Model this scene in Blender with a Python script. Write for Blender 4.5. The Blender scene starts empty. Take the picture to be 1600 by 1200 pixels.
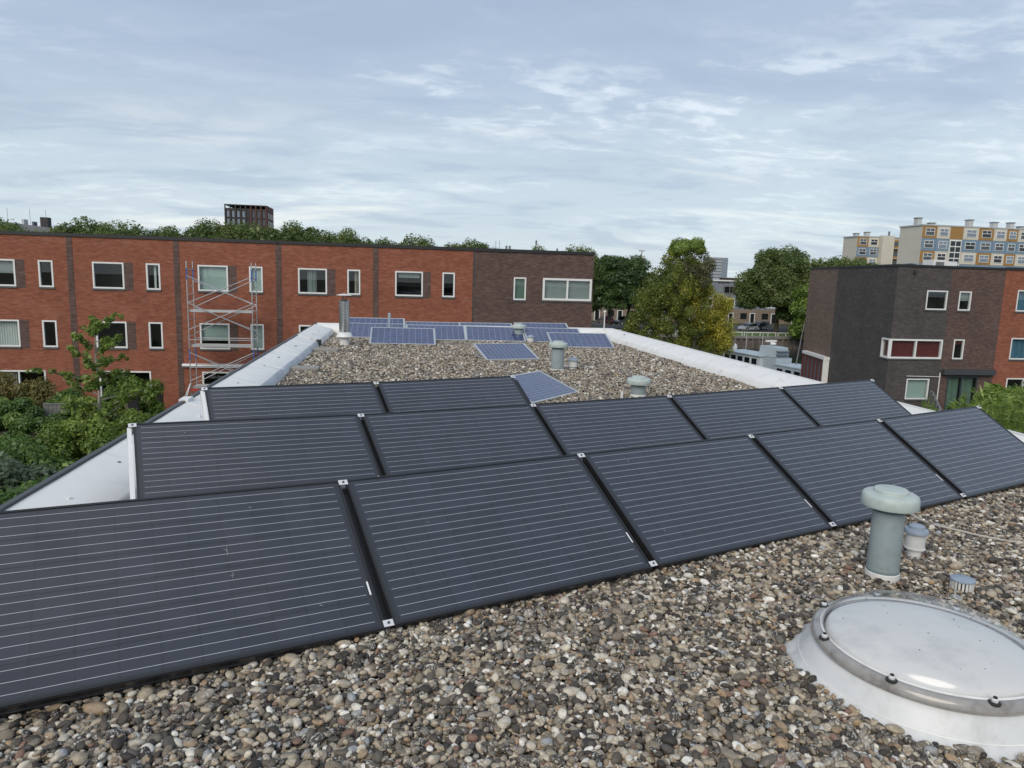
import bpy, math, random
import numpy as np
from mathutils import Matrix, Vector, Euler

random.seed(7)
np.random.seed(7)
R = math.radians
scene = bpy.context.scene
COL = scene.collection

# ---------------------------------------------------------------- camera
CAM_H = 1.78                                   # eye above the roof gravel (z = 0)
fpx = 1100.0
_y = np.array([625 - 800, 428 - 600, fpx]); _y /= np.linalg.norm(_y)
_h = np.array([1, 0.030, 0])
_z = np.cross(_y, _h / np.linalg.norm(_h)); _z /= np.linalg.norm(_z)
if _z[1] > 0: _z = -_z
_x = np.cross(_y, _z)
RW = np.stack([_x, _y, _z])
cr, cu, cb = RW @ np.array([1, 0, 0]), RW @ np.array([0, -1, 0]), RW @ np.array([0, 0, -1])
cam_data = bpy.data.cameras.new('camera')
cam_data.sensor_width = 36.0
cam_data.lens = 36.0 * fpx / 1600.0
cam_data.clip_start = 0.05
cam_data.clip_end = 6000
cam = bpy.data.objects.new('camera', cam_data)
COL.objects.link(cam)
cam.matrix_world = Matrix(((cr[0], cu[0], cb[0], 0), (cr[1], cu[1], cb[1], 0), (cr[2], cu[2], cb[2], CAM_H), (0, 0, 0, 1)))
scene.camera = cam

# ---------------------------------------------------------------- world
SUN_EL, SUN_AZ = R(36), R(212)                 # azimuth clockwise from +Y
world = bpy.data.worlds.new('World')
scene.world = world
world.use_nodes = True
nt = world.node_tree
for n in list(nt.nodes): nt.nodes.remove(n)
def N(t, kind, **kw):
    n = t.nodes.new(kind)
    for k, v in kw.items(): setattr(n, k, v)
    return n
def sky_nodes(nt):
    L = nt.links.new
    def math_(op, a, b=None, clamp=False):
        m = N(nt, 'ShaderNodeMath', operation=op); m.use_clamp = clamp
        for i, v in enumerate((a, b)):
            if v is None: continue
            if isinstance(v, (int, float)): m.inputs[i].default_value = v
            else: L(v, m.inputs[i])
        return m.outputs[0]
    tc = N(nt, 'ShaderNodeTexCoord')
    sep = N(nt, 'ShaderNodeSeparateXYZ'); L(tc.outputs['Generated'], sep.inputs[0])
    up = math_('MAXIMUM', sep.outputs[2], 0.0)
    den = math_('ADD', up, 0.13)
    px = math_('DIVIDE', sep.outputs[0], den)
    py = math_('DIVIDE', sep.outputs[1], den)
    comb = N(nt, 'ShaderNodeCombineXYZ'); L(px, comb.inputs[0]); L(py, comb.inputs[1])
    def noise(scale, detail, rough, dist, stretch=(1, 1, 1), off=(0, 0, 0), rot=0.0):
        mp = N(nt, 'ShaderNodeMapping')
        mp.inputs['Scale'].default_value = stretch
        mp.inputs['Location'].default_value = off
        mp.inputs['Rotation'].default_value = (0, 0, rot)
        L(comb.outputs[0], mp.inputs[0])
        n = N(nt, 'ShaderNodeTexNoise')
        n.inputs['Scale'].default_value = scale
        n.inputs['Detail'].default_value = detail
        n.inputs['Roughness'].default_value = rough
        n.inputs['Distortion'].default_value = dist
        L(mp.outputs[0], n.inputs['Vector'])
        return n.outputs[0]
    def ramp(v, stops, interp='EASE'):
        r = N(nt, 'ShaderNodeValToRGB'); cr_ = r.color_ramp; cr_.interpolation = interp
        while len(cr_.elements) > 1: cr_.elements.remove(cr_.elements[-1])
        cr_.elements[0].position = stops[0][0]; cr_.elements[0].color = (*stops[0][1], 1)
        for p, c in stops[1:]:
            e = cr_.elements.new(p); e.color = (*c, 1)
        L(v, r.inputs[0]); return r.outputs[0]
    def mix(f, a, b, mode='MIX'):
        m = N(nt, 'ShaderNodeMix', data_type='RGBA', blend_type=mode)
        if isinstance(f, (int, float)): m.inputs[0].default_value = f
        else: L(f, m.inputs[0])
        for i, v in ((6, a), (7, b)):
            if isinstance(v, tuple): m.inputs[i].default_value = (*v, 1)
            else: L(v, m.inputs[i])
        return m.outputs[2]
    big = noise(0.42, 5, 0.55, 0.6, (0.75, 1.25, 1), (3.1, 1.7, 0), 0.35)
    mid = noise(1.45, 8, 0.60, 0.45, (0.8, 1.3, 1), (0.4, 5.3, 0), 0.3)
    fine = noise(7.5, 6, 0.6, 0.3, (0.8, 1.25, 1), (7.7, 2.2, 0), 0.5)
    bank = noise(0.75, 6, 0.6, 0.5, (0.45, 1.3, 1), (12.2, 3.3, 0), -0.15)
    K = 8.8
    veil = ramp(big, [(0.34, (.335 * K, .415 * K, .540 * K)), (0.48, (.375 * K, .458 * K, .575 * K)), (0.62, (.49 * K, .575 * K, .66 * K))])
    dapple = math_('ADD', math_('MULTIPLY', mid, 0.58), math_('MULTIPLY', fine, 0.42))
    dmask = ramp(dapple, [(0.49, (0, 0, 0)), (0.61, (1, 1, 1))])
    bmask = ramp(big, [(0.42, (0.08,) * 3), (0.56, (0.95,) * 3)])
    m1 = math_('MULTIPLY', dmask, bmask)
    col = mix(math_('MULTIPLY', m1, 0.70), veil, (.78 * K, .84 * K, .89 * K))
    # thin light veil low over the horizon, streaked by flat grey banks
    low = ramp(up, [(0.0, (1, 1, 1)), (0.10, (.72, .72, .72)), (0.27, (0, 0, 0))])
    col = mix(math_('MULTIPLY', low, 0.80), col, (.57 * K, .65 * K, .685 * K))
    shade = ramp(mid, [(0.36, (1, 1, 1)), (0.50, (0, 0, 0))])
    col = mix(math_('MULTIPLY', shade, 0.50), col, (.33 * K, .41 * K, .53 * K))
    streak = ramp(bank, [(0.56, (0, 0, 0)), (0.66, (1, 1, 1))])
    col = mix(math_('MULTIPLY', math_('MULTIPLY', streak, low), 0.7), col, (.80 * K, .81 * K, .78 * K))
    sky = N(nt, 'ShaderNodeTexSky', sky_type='NISHITA')
    sky.sun_disc = False; sky.sun_elevation = SUN_EL; sky.sun_rotation = SUN_AZ
    col = mix(0.92, sky.outputs[0], col)
    bg = N(nt, 'ShaderNodeBackground'); bg.inputs[1].default_value = 0.10
    L(col, bg.inputs[0])
    out = N(nt, 'ShaderNodeOutputWorld'); L(bg.outputs[0], out.inputs[0])
sky_nodes(nt)

# ---------------------------------------------------------------- sun, exposure
sun_data = bpy.data.lights.new('sun', 'SUN')
sun_data.energy = 1.5
sun_data.angle = R(40)
sun_data.color = (1.0, 0.90, 0.76)
sun = bpy.data.objects.new('sun', sun_data)
COL.objects.link(sun)
_sd = Vector((math.sin(SUN_AZ) * math.cos(SUN_EL), math.cos(SUN_AZ) * math.cos(SUN_EL), math.sin(SUN_EL)))
sun.rotation_euler = _sd.to_track_quat('Z', 'Y').to_euler()
sun.location = (0, 0, 30)
vs = scene.view_settings
vs.view_transform = 'Standard'; vs.look = 'None'; vs.exposure = 0.5; vs.gamma = 1.0; vs.use_curve_mapping = False
scene.render.engine = 'CYCLES'
scene.cycles.max_bounces = 6
scene.cycles.diffuse_bounces = 3
scene.cycles.glossy_bounces = 3
scene.cycles.transmission_bounces = 4
scene.cycles.transparent_max_bounces = 8
scene.cycles.caustics_reflective = False
scene.cycles.caustics_refractive = False

# ================================================================ materials
def new_mat(name):
    m = bpy.data.materials.new(name); m.use_nodes = True
    t = m.node_tree
    for n in list(t.nodes): t.nodes.remove(n)
    out = N(t, 'ShaderNodeOutputMaterial')
    b = N(t, 'ShaderNodeBsdfPrincipled')
    t.links.new(b.outputs[0], out.inputs[0])
    return m, t, b, out
def set_in(b, **kw):
    for k, v in kw.items():
        b.inputs[k.replace('_', ' ')].default_value = v
def simple(name, col, rough=0.6, metal=0.0, var=0.0, scale=3.0, bump=0.0, bscale=40.0, coat=0.0, stain=None, objrand=0.0, spec=0.5):
    """principled with broad noise variation, an optional stain colour and fine relief"""
    m, t, b, out = new_mat(name)
    L = t.links.new
    b.inputs['Roughness'].default_value = rough
    b.inputs['Metallic'].default_value = metal
    b.inputs['Specular IOR Level'].default_value = spec
    if coat: b.inputs['Coat Weight'].default_value = coat; b.inputs['Coat Roughness'].default_value = 0.04
    tc = N(t, 'ShaderNodeTexCoord')
    src = None
    if var > 0 or stain:
        n = N(t, 'ShaderNodeTexNoise'); n.inputs['Scale'].default_value = scale; n.inputs['Detail'].default_value = 8; n.inputs['Roughness'].default_value = 0.65
        L(tc.outputs['Object'], n.inputs['Vector'])
        r = N(t, 'ShaderNodeValToRGB')
        lo = stain if stain else tuple(c * (1 - var) for c in col)
        hi = tuple(min(1, c * (1 + var * 0.7)) for c in col)
        r.color_ramp.elements[0].position = 0.30; r.color_ramp.elements[0].color = (*lo, 1)
        r.color_ramp.elements[1].position = 0.70; r.color_ramp.elements[1].color = (*hi, 1)
        e = r.color_ramp.elements.new(0.48); e.color = (*col, 1)
        L(n.outputs[0], r.inputs[0]); src = r.outputs[0]
    if objrand > 0:
        oi = N(t, 'ShaderNodeObjectInfo')
        mr = N(t, 'ShaderNodeMapRange'); mr.inputs[3].default_value = 1 - objrand; mr.inputs[4].default_value = 1 + objrand
        L(oi.outputs['Random'], mr.inputs[0])
        hv = N(t, 'ShaderNodeHueSaturation')
        if src: L(src, hv.inputs['Color'])
        else: hv.inputs['Color'].default_value = (*col, 1)
        L(mr.outputs[0], hv.inputs['Value']); src = hv.outputs[0]
    if src: L(src, b.inputs['Base Color'])
    else: b.inputs['Base Color'].default_value = (*col, 1)
    if bump > 0:
        n2 = N(t, 'ShaderNodeTexNoise'); n2.inputs['Scale'].default_value = bscale; n2.inputs['Detail'].default_value = 6
        L(tc.outputs['Object'], n2.inputs['Vector'])
        bp = N(t, 'ShaderNodeBump'); bp.inputs['Strength'].default_value = bump; bp.inputs['Distance'].default_value = 0.02
        L(n2.outputs[0], bp.inputs['Height']); L(bp.outputs[0], b.inputs['Normal'])
    return m
def brick_mat(name, c1, c2, mortar, weather=(0.9, 1.1), pale=None):
    m, t, b, out = new_mat(name); L = t.links.new
    uv = N(t, 'ShaderNodeUVMap'); uv.uv_map = 'uv'
    br = N(t, 'ShaderNodeTexBrick'); br.offset = 0.5
    for k, v in (('Scale', 1.0), ('Mortar Size', 0.0055), ('Mortar Smooth', 0.2), ('Bias', -0.1), ('Brick Width', 0.22), ('Row Height', 0.0625)):
        br.inputs[k].default_value = v
    br.inputs['Color1'].default_value = (*c1, 1); br.inputs['Color2'].default_value = (*c2, 1); br.inputs['Mortar'].default_value = (*mortar, 1)
    L(uv.outputs[0], br.inputs['Vector'])
    # a second brick lattice with the same joints: it gives single bricks their own tone
    br2 = N(t, 'ShaderNodeTexBrick'); br2.offset = 0.5
    for k, v in (('Scale', 1.0), ('Mortar Size', 0.0), ('Bias', 0.0), ('Brick Width', 0.22), ('Row Height', 0.0625)):
        br2.inputs[k].default_value = v
    br2.inputs['Color1'].default_value = (0.84, 0.84, 0.84, 1); br2.inputs['Color2'].default_value = (1.16, 1.16, 1.16, 1)
    mp = N(t, 'ShaderNodeMapping'); mp.inputs['Location'].default_value = (0.22 * 37, 0.0625 * 90, 0); L(uv.outputs[0], mp.inputs[0]); L(mp.outputs[0], br2.inputs['Vector'])
    mx = N(t, 'ShaderNodeMix', data_type='RGBA', blend_type='MULTIPLY'); mx.inputs[0].default_value = 1.0
    L(br.outputs[0], mx.inputs[6]); L(br2.outputs[0], mx.inputs[7])
    ns = N(t, 'ShaderNodeTexNoise'); ns.inputs['Scale'].default_value = 0.55; ns.inputs['Detail'].default_value = 7; ns.inputs['Roughness'].default_value = 0.6
    L(uv.outputs[0], ns.inputs['Vector'])
    r = N(t, 'ShaderNodeMapRange'); r.inputs[1].default_value = 0.3; r.inputs[2].default_value = 0.7; r.inputs[3].default_value = weather[0]; r.inputs[4].default_value = weather[1]
    L(ns.outputs[0], r.inputs[0])
    hv = N(t, 'ShaderNodeHueSaturation'); L(mx.outputs[2], hv.inputs['Color']); L(r.outputs[0], hv.inputs['Value'])
    src = hv.outputs[0]
    if pale:      # lime bloom that washed out of the joints
        n3 = N(t, 'ShaderNodeTexNoise'); n3.inputs['Scale'].default_value = 0.8; n3.inputs['Detail'].default_value = 9; n3.inputs['Roughness'].default_value = 0.7
        mp3 = N(t, 'ShaderNodeMapping'); mp3.inputs['Scale'].default_value = (0.8, 1.6, 1); mp3.inputs['Location'].default_value = (4, 9, 0)
        L(uv.outputs[0], mp3.inputs[0]); L(mp3.outputs[0], n3.inputs['Vector'])
        r3 = N(t, 'ShaderNodeMapRange'); r3.inputs[1].default_value = 0.56; r3.inputs[2].default_value = 0.78; r3.inputs[3].default_value = 0.0; r3.inputs[4].default_value = 0.55; r3.clamp = True
        L(n3.outputs[0], r3.inputs[0])
        m3 = N(t, 'ShaderNodeMix', data_type='RGBA'); L(r3.outputs[0], m3.inputs[0]); L(src, m3.inputs[6]); m3.inputs[7].default_value = (*pale, 1)
        src = m3.outputs[2]
    L(src, b.inputs['Base Color'])
    b.inputs['Roughness'].default_value = 0.9; b.inputs['Specular IOR Level'].default_value = 0.25
    bp = N(t, 'ShaderNodeBump'); bp.inputs['Strength'].default_value = 0.6; bp.inputs['Distance'].default_value = 0.008; bp.invert = True
    L(br.outputs['Fac'], bp.inputs['Height']); L(bp.outputs[0], b.inputs['Normal'])
    return m
def leaf_mat(name, stops, transl=0.42):
    m, t, b, out = new_mat(name); L = t.links.new
    t.nodes.remove(b)
    at = N(t, 'ShaderNodeAttribute', attribute_name='tint')
    r = N(t, 'ShaderNodeValToRGB'); c = r.color_ramp
    while len(c.elements) > 1: c.elements.remove(c.elements[-1])
    c.elements[0].position = stops[0][0]; c.elements[0].color = (*stops[0][1], 1)
    for p, q in stops[1:]:
        e = c.elements.new(p); e.color = (*q, 1)
    L(at.outputs['Fac'], r.inputs[0])
    d = N(t, 'ShaderNodeBsdfDiffuse'); L(r.outputs[0], d.inputs[0])
    tr = N(t, 'ShaderNodeBsdfTranslucent'); L(r.outputs[0], tr.inputs[0])
    gl = N(t, 'ShaderNodeBsdfGlossy'); gl.inputs['Roughness'].default_value = 0.45; gl.inputs[0].default_value = (1, 1, 1, 1)
    m1 = N(t, 'ShaderNodeMixShader'); m1.inputs[0].default_value = transl; L(d.outputs[0], m1.inputs[1]); L(tr.outputs[0], m1.inputs[2])
    m2 = N(t, 'ShaderNodeMixShader'); m2.inputs[0].default_value = 0.03; L(m1.outputs[0], m2.inputs[1]); L(gl.outputs[0], m2.inputs[2])
    L(m2.outputs[0], out.inputs[0])
    return m
def glass_mat(name, tint=(0.85, 0.9, 0.9), ior=1.5, rough=0.0, extra=0.0):
    m, t, b, out = new_mat(name); L = t.links.new
    t.nodes.remove(b)
    tr = N(t, 'ShaderNodeBsdfTransparent'); tr.inputs[0].default_value = (*tint, 1)
    gl = N(t, 'ShaderNodeBsdfGlossy'); gl.inputs['Roughness'].default_value = rough; gl.inputs[0].default_value = (1, 1, 1, 1)
    fr = N(t, 'ShaderNodeFresnel'); ge = N(t, 'ShaderNodeNewGeometry'); io = N(t, 'ShaderNodeMapRange'); io.inputs[3].default_value = ior; io.inputs[4].default_value = 1 / ior; L(ge.outputs['Backfacing'], io.inputs[0]); L(io.outputs[0], fr.inputs['IOR'])
    ad = N(t, 'ShaderNodeMath', operation='ADD'); ad.use_clamp = True; ad.inputs[1].default_value = extra; L(fr.outputs[0], ad.inputs[0])
    mx = N(t, 'ShaderNodeMixShader'); L(ad.outputs[0], mx.inputs[0]); L(tr.outputs[0], mx.inputs[1]); L(gl.outputs[0], mx.inputs[2])
    L(mx.outputs[0], out.inputs[0])
    return m
def pebble_mat():
    m, t, b, out = new_mat('pebble'); L = t.links.new
    at = N(t, 'ShaderNodeAttribute', attribute_name='tint', attribute_type='INSTANCER')
    r = N(t, 'ShaderNodeValToRGB'); c = r.color_ramp; c.interpolation = 'CONSTANT'
    pal = [(0.00, (0.043, 0.037, 0.032)), (0.11, (0.072, 0.060, 0.049)), (0.21, (0.113, 0.096, 0.076)), (0.30, (0.153, 0.134, 0.109)), (0.38, (0.210, 0.174, 0.131)),
           (0.46, (0.271, 0.235, 0.189)), (0.53, (0.085, 0.076, 0.069)), (0.57, (0.339, 0.286, 0.211)), (0.65, (0.408, 0.342, 0.256)), (0.72, (0.299, 0.224, 0.150)),
           (0.77, (0.497, 0.442, 0.356)), (0.845, (0.330, 0.235, 0.145)), (0.875, (0.214, 0.129, 0.095)), (0.895, (0.588, 0.549, 0.479)), (0.95, (0.747, 0.717, 0.656)), (0.98, (0.305, 0.314, 0.322))]
    while len(c.elements) > 1: c.elements.remove(c.elements[-1])
    c.elements[0].position = 0; c.elements[0].color = (*pal[0][1], 1)
    for p, q in pal[1:]:
        e = c.elements.new(p); e.color = (*q, 1)
    L(at.outputs['Fac'], r.inputs[0])
    tc = N(t, 'ShaderNodeTexCoord')
    ad = N(t, 'ShaderNodeVectorMath', operation='ADD'); L(tc.outputs['Object'], ad.inputs[0])
    sc = N(t, 'ShaderNodeVectorMath', operation='SCALE'); sc.inputs[0].default_value = (37, 91, 53); L(at.outputs['Fac'], sc.inputs['Scale']); L(sc.outputs[0], ad.inputs[1])
    n = N(t, 'ShaderNodeTexNoise'); n.inputs['Scale'].default_value = 2.2; n.inputs['Detail'].default_value = 7; n.inputs['Roughness'].default_value = 0.7
    L(ad.outputs[0], n.inputs['Vector'])
    mr = N(t, 'ShaderNodeMapRange'); mr.inputs[1].default_value = 0.3; mr.inputs[2].default_value = 0.72; mr.inputs[3].default_value = 0.58; mr.inputs[4].default_value = 1.45
    L(n.outputs[0], mr.inputs[0])
    hv = N(t, 'ShaderNodeHueSaturation'); L(r.outputs[0], hv.inputs['Color']); L(mr.outputs[0], hv.inputs['Value'])
    # pale lichen and lime specks on some of the stones
    at2 = N(t, 'ShaderNodeAttribute', attribute_name='speck', attribute_type='INSTANCER')
    n2 = N(t, 'ShaderNodeTexNoise'); n2.inputs['Scale'].default_value = 5.5; n2.inputs['Detail'].default_value = 4; L(ad.outputs[0], n2.inputs['Vector'])
    m2 = N(t, 'ShaderNodeMapRange'); m2.inputs[1].default_value = 0.53; m2.inputs[2].default_value = 0.60; m2.clamp = True; L(n2.outputs[0], m2.inputs[0])
    mm = N(t, 'ShaderNodeMath', operation='MULTIPLY'); L(m2.outputs[0], mm.inputs[0]); L(at2.outputs['Fac'], mm.inputs[1])
    mx = N(t, 'ShaderNodeMix', data_type='RGBA'); L(mm.outputs[0], mx.inputs[0]); L(hv.outputs[0], mx.inputs[6]); mx.inputs[7].default_value = (.52, .51, .48, 1)
    L(mx.outputs[2], b.inputs['Base Color'])
    b.inputs['Roughness'].default_value = 0.62; b.inputs['Specular IOR Level'].default_value = 0.4
    bp = N(t, 'ShaderNodeBump'); bp.inputs['Strength'].default_value = 0.25; bp.inputs['Distance'].default_value = 0.05
    L(n.outputs[0], bp.inputs['Height']); L(bp.outputs[0], b.inputs['Normal'])
    return m

M = {}
M['brick_red'] = brick_mat('red_brick', (.236, .077, .045), (.292, .105, .063), (.24, .13, .10), (.93, 1.07), (.36, .21, .17))
M['brick_brown'] = brick_mat('brown_brick', (.085, .052, .045), (.135, .085, .074), (.155, .125, .115), (.88, 1.12))
M['brick_dark'] = brick_mat('dark_grey_brick', (.060, .054, .053), (.084, .076, .075), (.125, .115, .112), (.88, 1.15))
M['brick_tan'] = brick_mat('tan_brown_brick', (.135, .095, .075), (.205, .15, .12), (.17, .135, .115), (.88, 1.12))
M['brick_beige'] = brick_mat('beige_brick', (.22, .17, .13), (.27, .21, .165), (.25, .21, .18))
M['membrane'] = simple('white_membrane', (.745, .735, .715), 0.45, var=0.05, scale=2.6, bump=0.10, bscale=6, stain=(.63, .63, .61))
M['membrane_seam'] = simple('membrane_seam', (.70, .705, .70), 0.5, var=0.06, scale=9, stain=(.58, .58, .56))
M['membrane_grey'] = simple('grey_blue_membrane', (.50, .535, .58), 0.45, var=0.1, scale=2.0, bump=0.12, bscale=6, stain=(.40, .43, .46))
M['trim_dark'] = simple('dark_trim', (.05, .054, .06), 0.5, var=0.15, scale=6)
M['trim_black'] = simple('black_trim', (.018, .019, .02), 0.5, var=0.2, scale=4)
M['white_paint'] = simple('white_paint', (.72, .725, .72), 0.4, var=0.05, scale=5)
M['sill'] = simple('dark_sill', (.075, .08, .085), 0.6, var=0.2, scale=8)
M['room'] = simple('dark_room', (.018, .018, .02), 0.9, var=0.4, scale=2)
M['glass'] = glass_mat('window_glass', (.88, .91, .91), 1.5)
M['blind'] = simple('pale_green_blind', (.48, .60, .56), 0.8, var=0.06, scale=2)
M['blind_grey'] = simple('grey_blind', (.34, .38, .37), 0.8, var=0.08, scale=2)
M['curtain_white'] = simple('white_curtain', (.72, .75, .72), 0.85, var=0.08, scale=3)
M['curtain_beige'] = simple('beige_curtain', (.50, .45, .37), 0.85, var=0.1, scale=3)
M['curtain_blue'] = simple('blue_curtain', (.09, .22, .33), 0.85, var=0.2, scale=3)
M['curtain_green'] = simple('green_curtain', (.16, .25, .20), 0.85, var=0.2, scale=3)
M['blind_red'] = simple('dark_red_blind', (.16, .022, .026), 0.8, var=0.2, scale=1.5)
M['blind_rust'] = simple('rust_blind', (.22, .06, .035), 0.8, var=0.15, scale=1.5)
M['grey_frame'] = simple('dark_green_frame', (.035, .05, .055), 0.45)
M['alu'] = simple('aluminium', (.60, .61, .62), 0.38, metal=0.75, var=0.1, scale=9)
M['alu_pale'] = simple('pale_aluminium', (.66, .67, .69), 0.5, metal=0.2, var=0.06, scale=9)
M['alu_grey'] = simple('grey_aluminium_frame', (.50, .51, .52), 0.45, metal=0.35, var=0.08, scale=6)
M['steel'] = simple('stainless_steel', (.55, .55, .56), 0.22, metal=1.0, var=0.12, scale=7)
M['blue_mark'] = simple('blue_coding', (.04, .13, .42), 0.5)
M['red_mark'] = simple('red_plastic', (.5, .04, .03), 0.5)
M['cell_black'] = simple('mono_cell', (.0175, .0185, .0300), 0.40, coat=0.85, objrand=0.16, var=0.10, scale=5)
M['backsheet'] = simple('black_backsheet', (.0095, .0100, .014), 0.45, coat=0.85)
M['frame_black'] = simple('black_anodised', (.016, .016, .018), 0.34, var=0.2, scale=8)
M['busbar'] = simple('silver_busbar', (.50, .505, .52), 0.4, metal=0.2, coat=0.3)
M['cell_blue'] = simple('poly_cell', (.034, .048, .125), 0.4, coat=0.7, objrand=0.18, var=0.2, scale=30)
M['backsheet_white'] = simple('white_backsheet', (.40, .42, .47), 0.5, coat=0.5)
M['clamp'] = simple('clamp_aluminium', (.72, .72, .73), 0.4, metal=0.3)
M['bolt'] = simple('bolt_steel', (.10, .10, .10), 0.4, metal=0.6)
M['dust'] = simple('dried_dirt', (.36, .36, .35), 0.8)
M['sticker'] = simple('white_sticker', (.75, .75, .75), 0.5)
M['concrete'] = simple('concrete', (.27, .255, .235), 0.9, var=0.3, scale=14, bump=0.4, bscale=70)
M['aggregate'] = simple('exposed_aggregate', (.20, .17, .145), 0.9, var=0.7, scale=90, bump=0.9, bscale=110)
M['grey_pvc'] = simple('grey_green_pvc', (.262, .315, .325), 0.55, var=0.12, scale=7, stain=(.225, .27, .28), bump=0.05, bscale=60)
M['grey_pvc_pale'] = simple('pale_grey_green_pvc', (.42, .48, .46), 0.55, var=0.12, scale=9, stain=(.33, .39, .37), bump=0.05, bscale=60)
M['grey_pvc_dark'] = simple('dark_grey_pvc', (.10, .13, .15), 0.5, var=0.15, scale=9)
M['grey_pvc_mid'] = simple('mid_grey_pvc', (.185, .235, .245), 0.55, var=0.12, scale=9)
M['blue_grey_pvc'] = simple('blue_grey_pvc', (.27, .325, .40), 0.5, var=0.15, scale=14)
M['white_pvc'] = simple('white_pvc', (.66, .66, .65), 0.45, var=0.08, scale=8, stain=(.52, .51, .49))
M['curb'] = simple('skylight_curb', (.60, .61, .615), 0.4, var=0.10, scale=5, stain=(.46, .46, .45), bump=0.04, bscale=20)
M['rim'] = simple('grimy_acrylic', (.275, .262, .250), 0.22, var=0.45, scale=6.5, stain=(.115, .095, .080), coat=0.5)
M['dome'] = glass_mat('dome_acrylic', (.93, .93, .93), 1.5, 0.16, 0.02)
M['opal'] = simple('opal_acrylic', (.76, .75, .72), 0.5, var=0.06, scale=3, stain=(.58, .58, .57))
M['black_rubber'] = simple('black_rubber', (.02, .02, .02), 0.6)
M['cable'] = simple('pale_cable', (.42, .40, .37), 0.7)
M['roof_base'] = simple('gravel_bed', (.075, .067, .058), 0.95, var=0.5, scale=60, bump=0.6, bscale=90)
M['asphalt'] = simple('asphalt', (.055, .055, .057), 0.9, var=0.2, scale=0.6)
M['soil'] = simple('garden_soil', (.045, .05, .026), 0.95, var=0.5, scale=0.7, bump=0.5, bscale=6)
M['paving'] = simple('paving', (.19, .18, .165), 0.9, var=0.25, scale=1.2)
M['grass'] = simple('grass', (.085, .135, .03), 0.95, var=0.35, scale=1.5, bump=0.5, bscale=12)
M['bark'] = simple('bark', (.085, .068, .05), 0.9, var=0.4, scale=6, bump=0.5, bscale=20)
M['bark_pale'] = simple('pale_bark', (.30, .28, .24), 0.8, var=0.3, scale=9)
M['wood'] = simple('weathered_wood', (.10, .085, .07), 0.85, var=0.35, scale=9)
M['wood_grey'] = simple('grey_wood', (.16, .16, .16), 0.85, var=0.3, scale=5)
M['wood_red'] = simple('red_brown_wood', (.10, .03, .025), 0.7, var=0.2, scale=5)
M['boat_grey'] = simple('boat_blue_grey', (.40, .475, .535), 0.45, var=0.08, scale=0.8)
M['boat_dark'] = simple('boat_dark_grey', (.17, .205, .235), 0.5, var=0.1, scale=0.8)
M['boat_pale'] = simple('boat_pale_grey', (.55, .62, .67), 0.45, var=0.06, scale=0.8)
M['dark_glass'] = simple('dark_glass', (.012, .016, .018), 0.06, spec=0.6)
M['grey_glass'] = simple('grey_glass', (.06, .075, .085), 0.08, spec=0.6)
M['pale_glass'] = simple('pale_glass', (.20, .24, .30), 0.15, spec=0.5)
M['silver_car'] = simple('silver_paint', (.45, .46, .47), 0.3, metal=0.4, coat=0.6)
M['black_car'] = simple('black_paint', (.012, .012, .013), 0.25, coat=0.8)
M['red_car'] = simple('dark_red_paint', (.16, .012, .016), 0.3, coat=0.7)
M['dark_car'] = simple('dark_grey_paint', (.06, .065, .07), 0.3, coat=0.7)
M['tyre'] = simple('tyre_rubber', (.015, .015, .015), 0.8)
M['lamp_lens'] = simple('lamp_lens', (.6, .6, .58), 0.2)
M['apt_cream'] = simple('cream_panel', (.58, .545, .455), 0.75, var=0.08, scale=0.5)
M['apt_ochre'] = simple('ochre_panel', (.33, .185, .06), 0.7, var=0.15, scale=0.4)
M['apt_blue'] = simple('blue_panel', (.18, .265, .36), 0.7, var=0.08, scale=0.4)
M['apt_endwall'] = simple('cream_end_wall', (.52, .49, .42), 0.8, var=0.05, scale=0.3)
M['tower_brick'] = simple('tower_dark_brick', (.05, .045, .045), 0.85, var=0.2, scale=0.3)
M['tower_red'] = simple('tower_red_brick', (.115, .05, .045), 0.85, var=0.2, scale=0.3)
M['office'] = simple('pale_office_cladding', (.36, .39, .43), 0.6, var=0.06, scale=0.05)
M['slate'] = simple('grey_roofing', (.17, .18, .195), 0.8, var=0.1, scale=0.1)
M['pale_wall'] = simple('pale_wall', (.48, .49, .49), 0.8, var=0.1, scale=0.3)
M['mid_wall'] = simple('grey_cladding', (.20, .225, .26), 0.7, var=0.1, scale=0.2)
M['piling'] = simple('rusty_piling', (.135, .115, .105), 0.9, var=0.4, scale=0.8)
M['tarp'] = simple('white_tarp', (.70, .72, .74), 0.4, var=0.08, scale=3)
M['water'] = simple('canal_water', (.018, .026, .022), 0.12, bump=0.25, bscale=1.2)
M['orange_car'] = M['red_car']
G_dark = [(0.0, (0.034, 0.065, 0.018)), (0.45, (0.065, 0.117, 0.031)), (0.8, (0.107, 0.169, 0.047)), (1.0, (0.156, 0.221, 0.065))]
M['leaf_far'] = leaf_mat('far_leaf', [(0.0, (0.060, 0.095, 0.022)), (0.45, (0.106, 0.156, 0.037)), (0.8, (0.156, 0.206, 0.056)), (1.0, (0.213, 0.250, 0.088))])
M['leaf_green'] = leaf_mat('green_leaf', G_dark)
M['leaf_bright'] = leaf_mat('bright_leaf', [(0.0, (0.066, 0.121, 0.015)), (0.5, (0.143, 0.231, 0.033)), (1.0, (0.253, 0.341, 0.066))])
M['leaf_yellow'] = leaf_mat('yellow_leaf', [(0.0, (.052, .088, .016)), (0.30, (.105, .155, .026)), (0.50, (.215, .250, .042)), (0.70, (.43, .39, .05)), (1.0, (.62, .52, .06))])
M['leaf_olive'] = leaf_mat('olive_leaf', [(0.0, (.075, .085, .030)), (0.5, (.16, .16, .075)), (0.85, (.27, .25, .15)), (1.0, (.42, .40, .33))])
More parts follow.
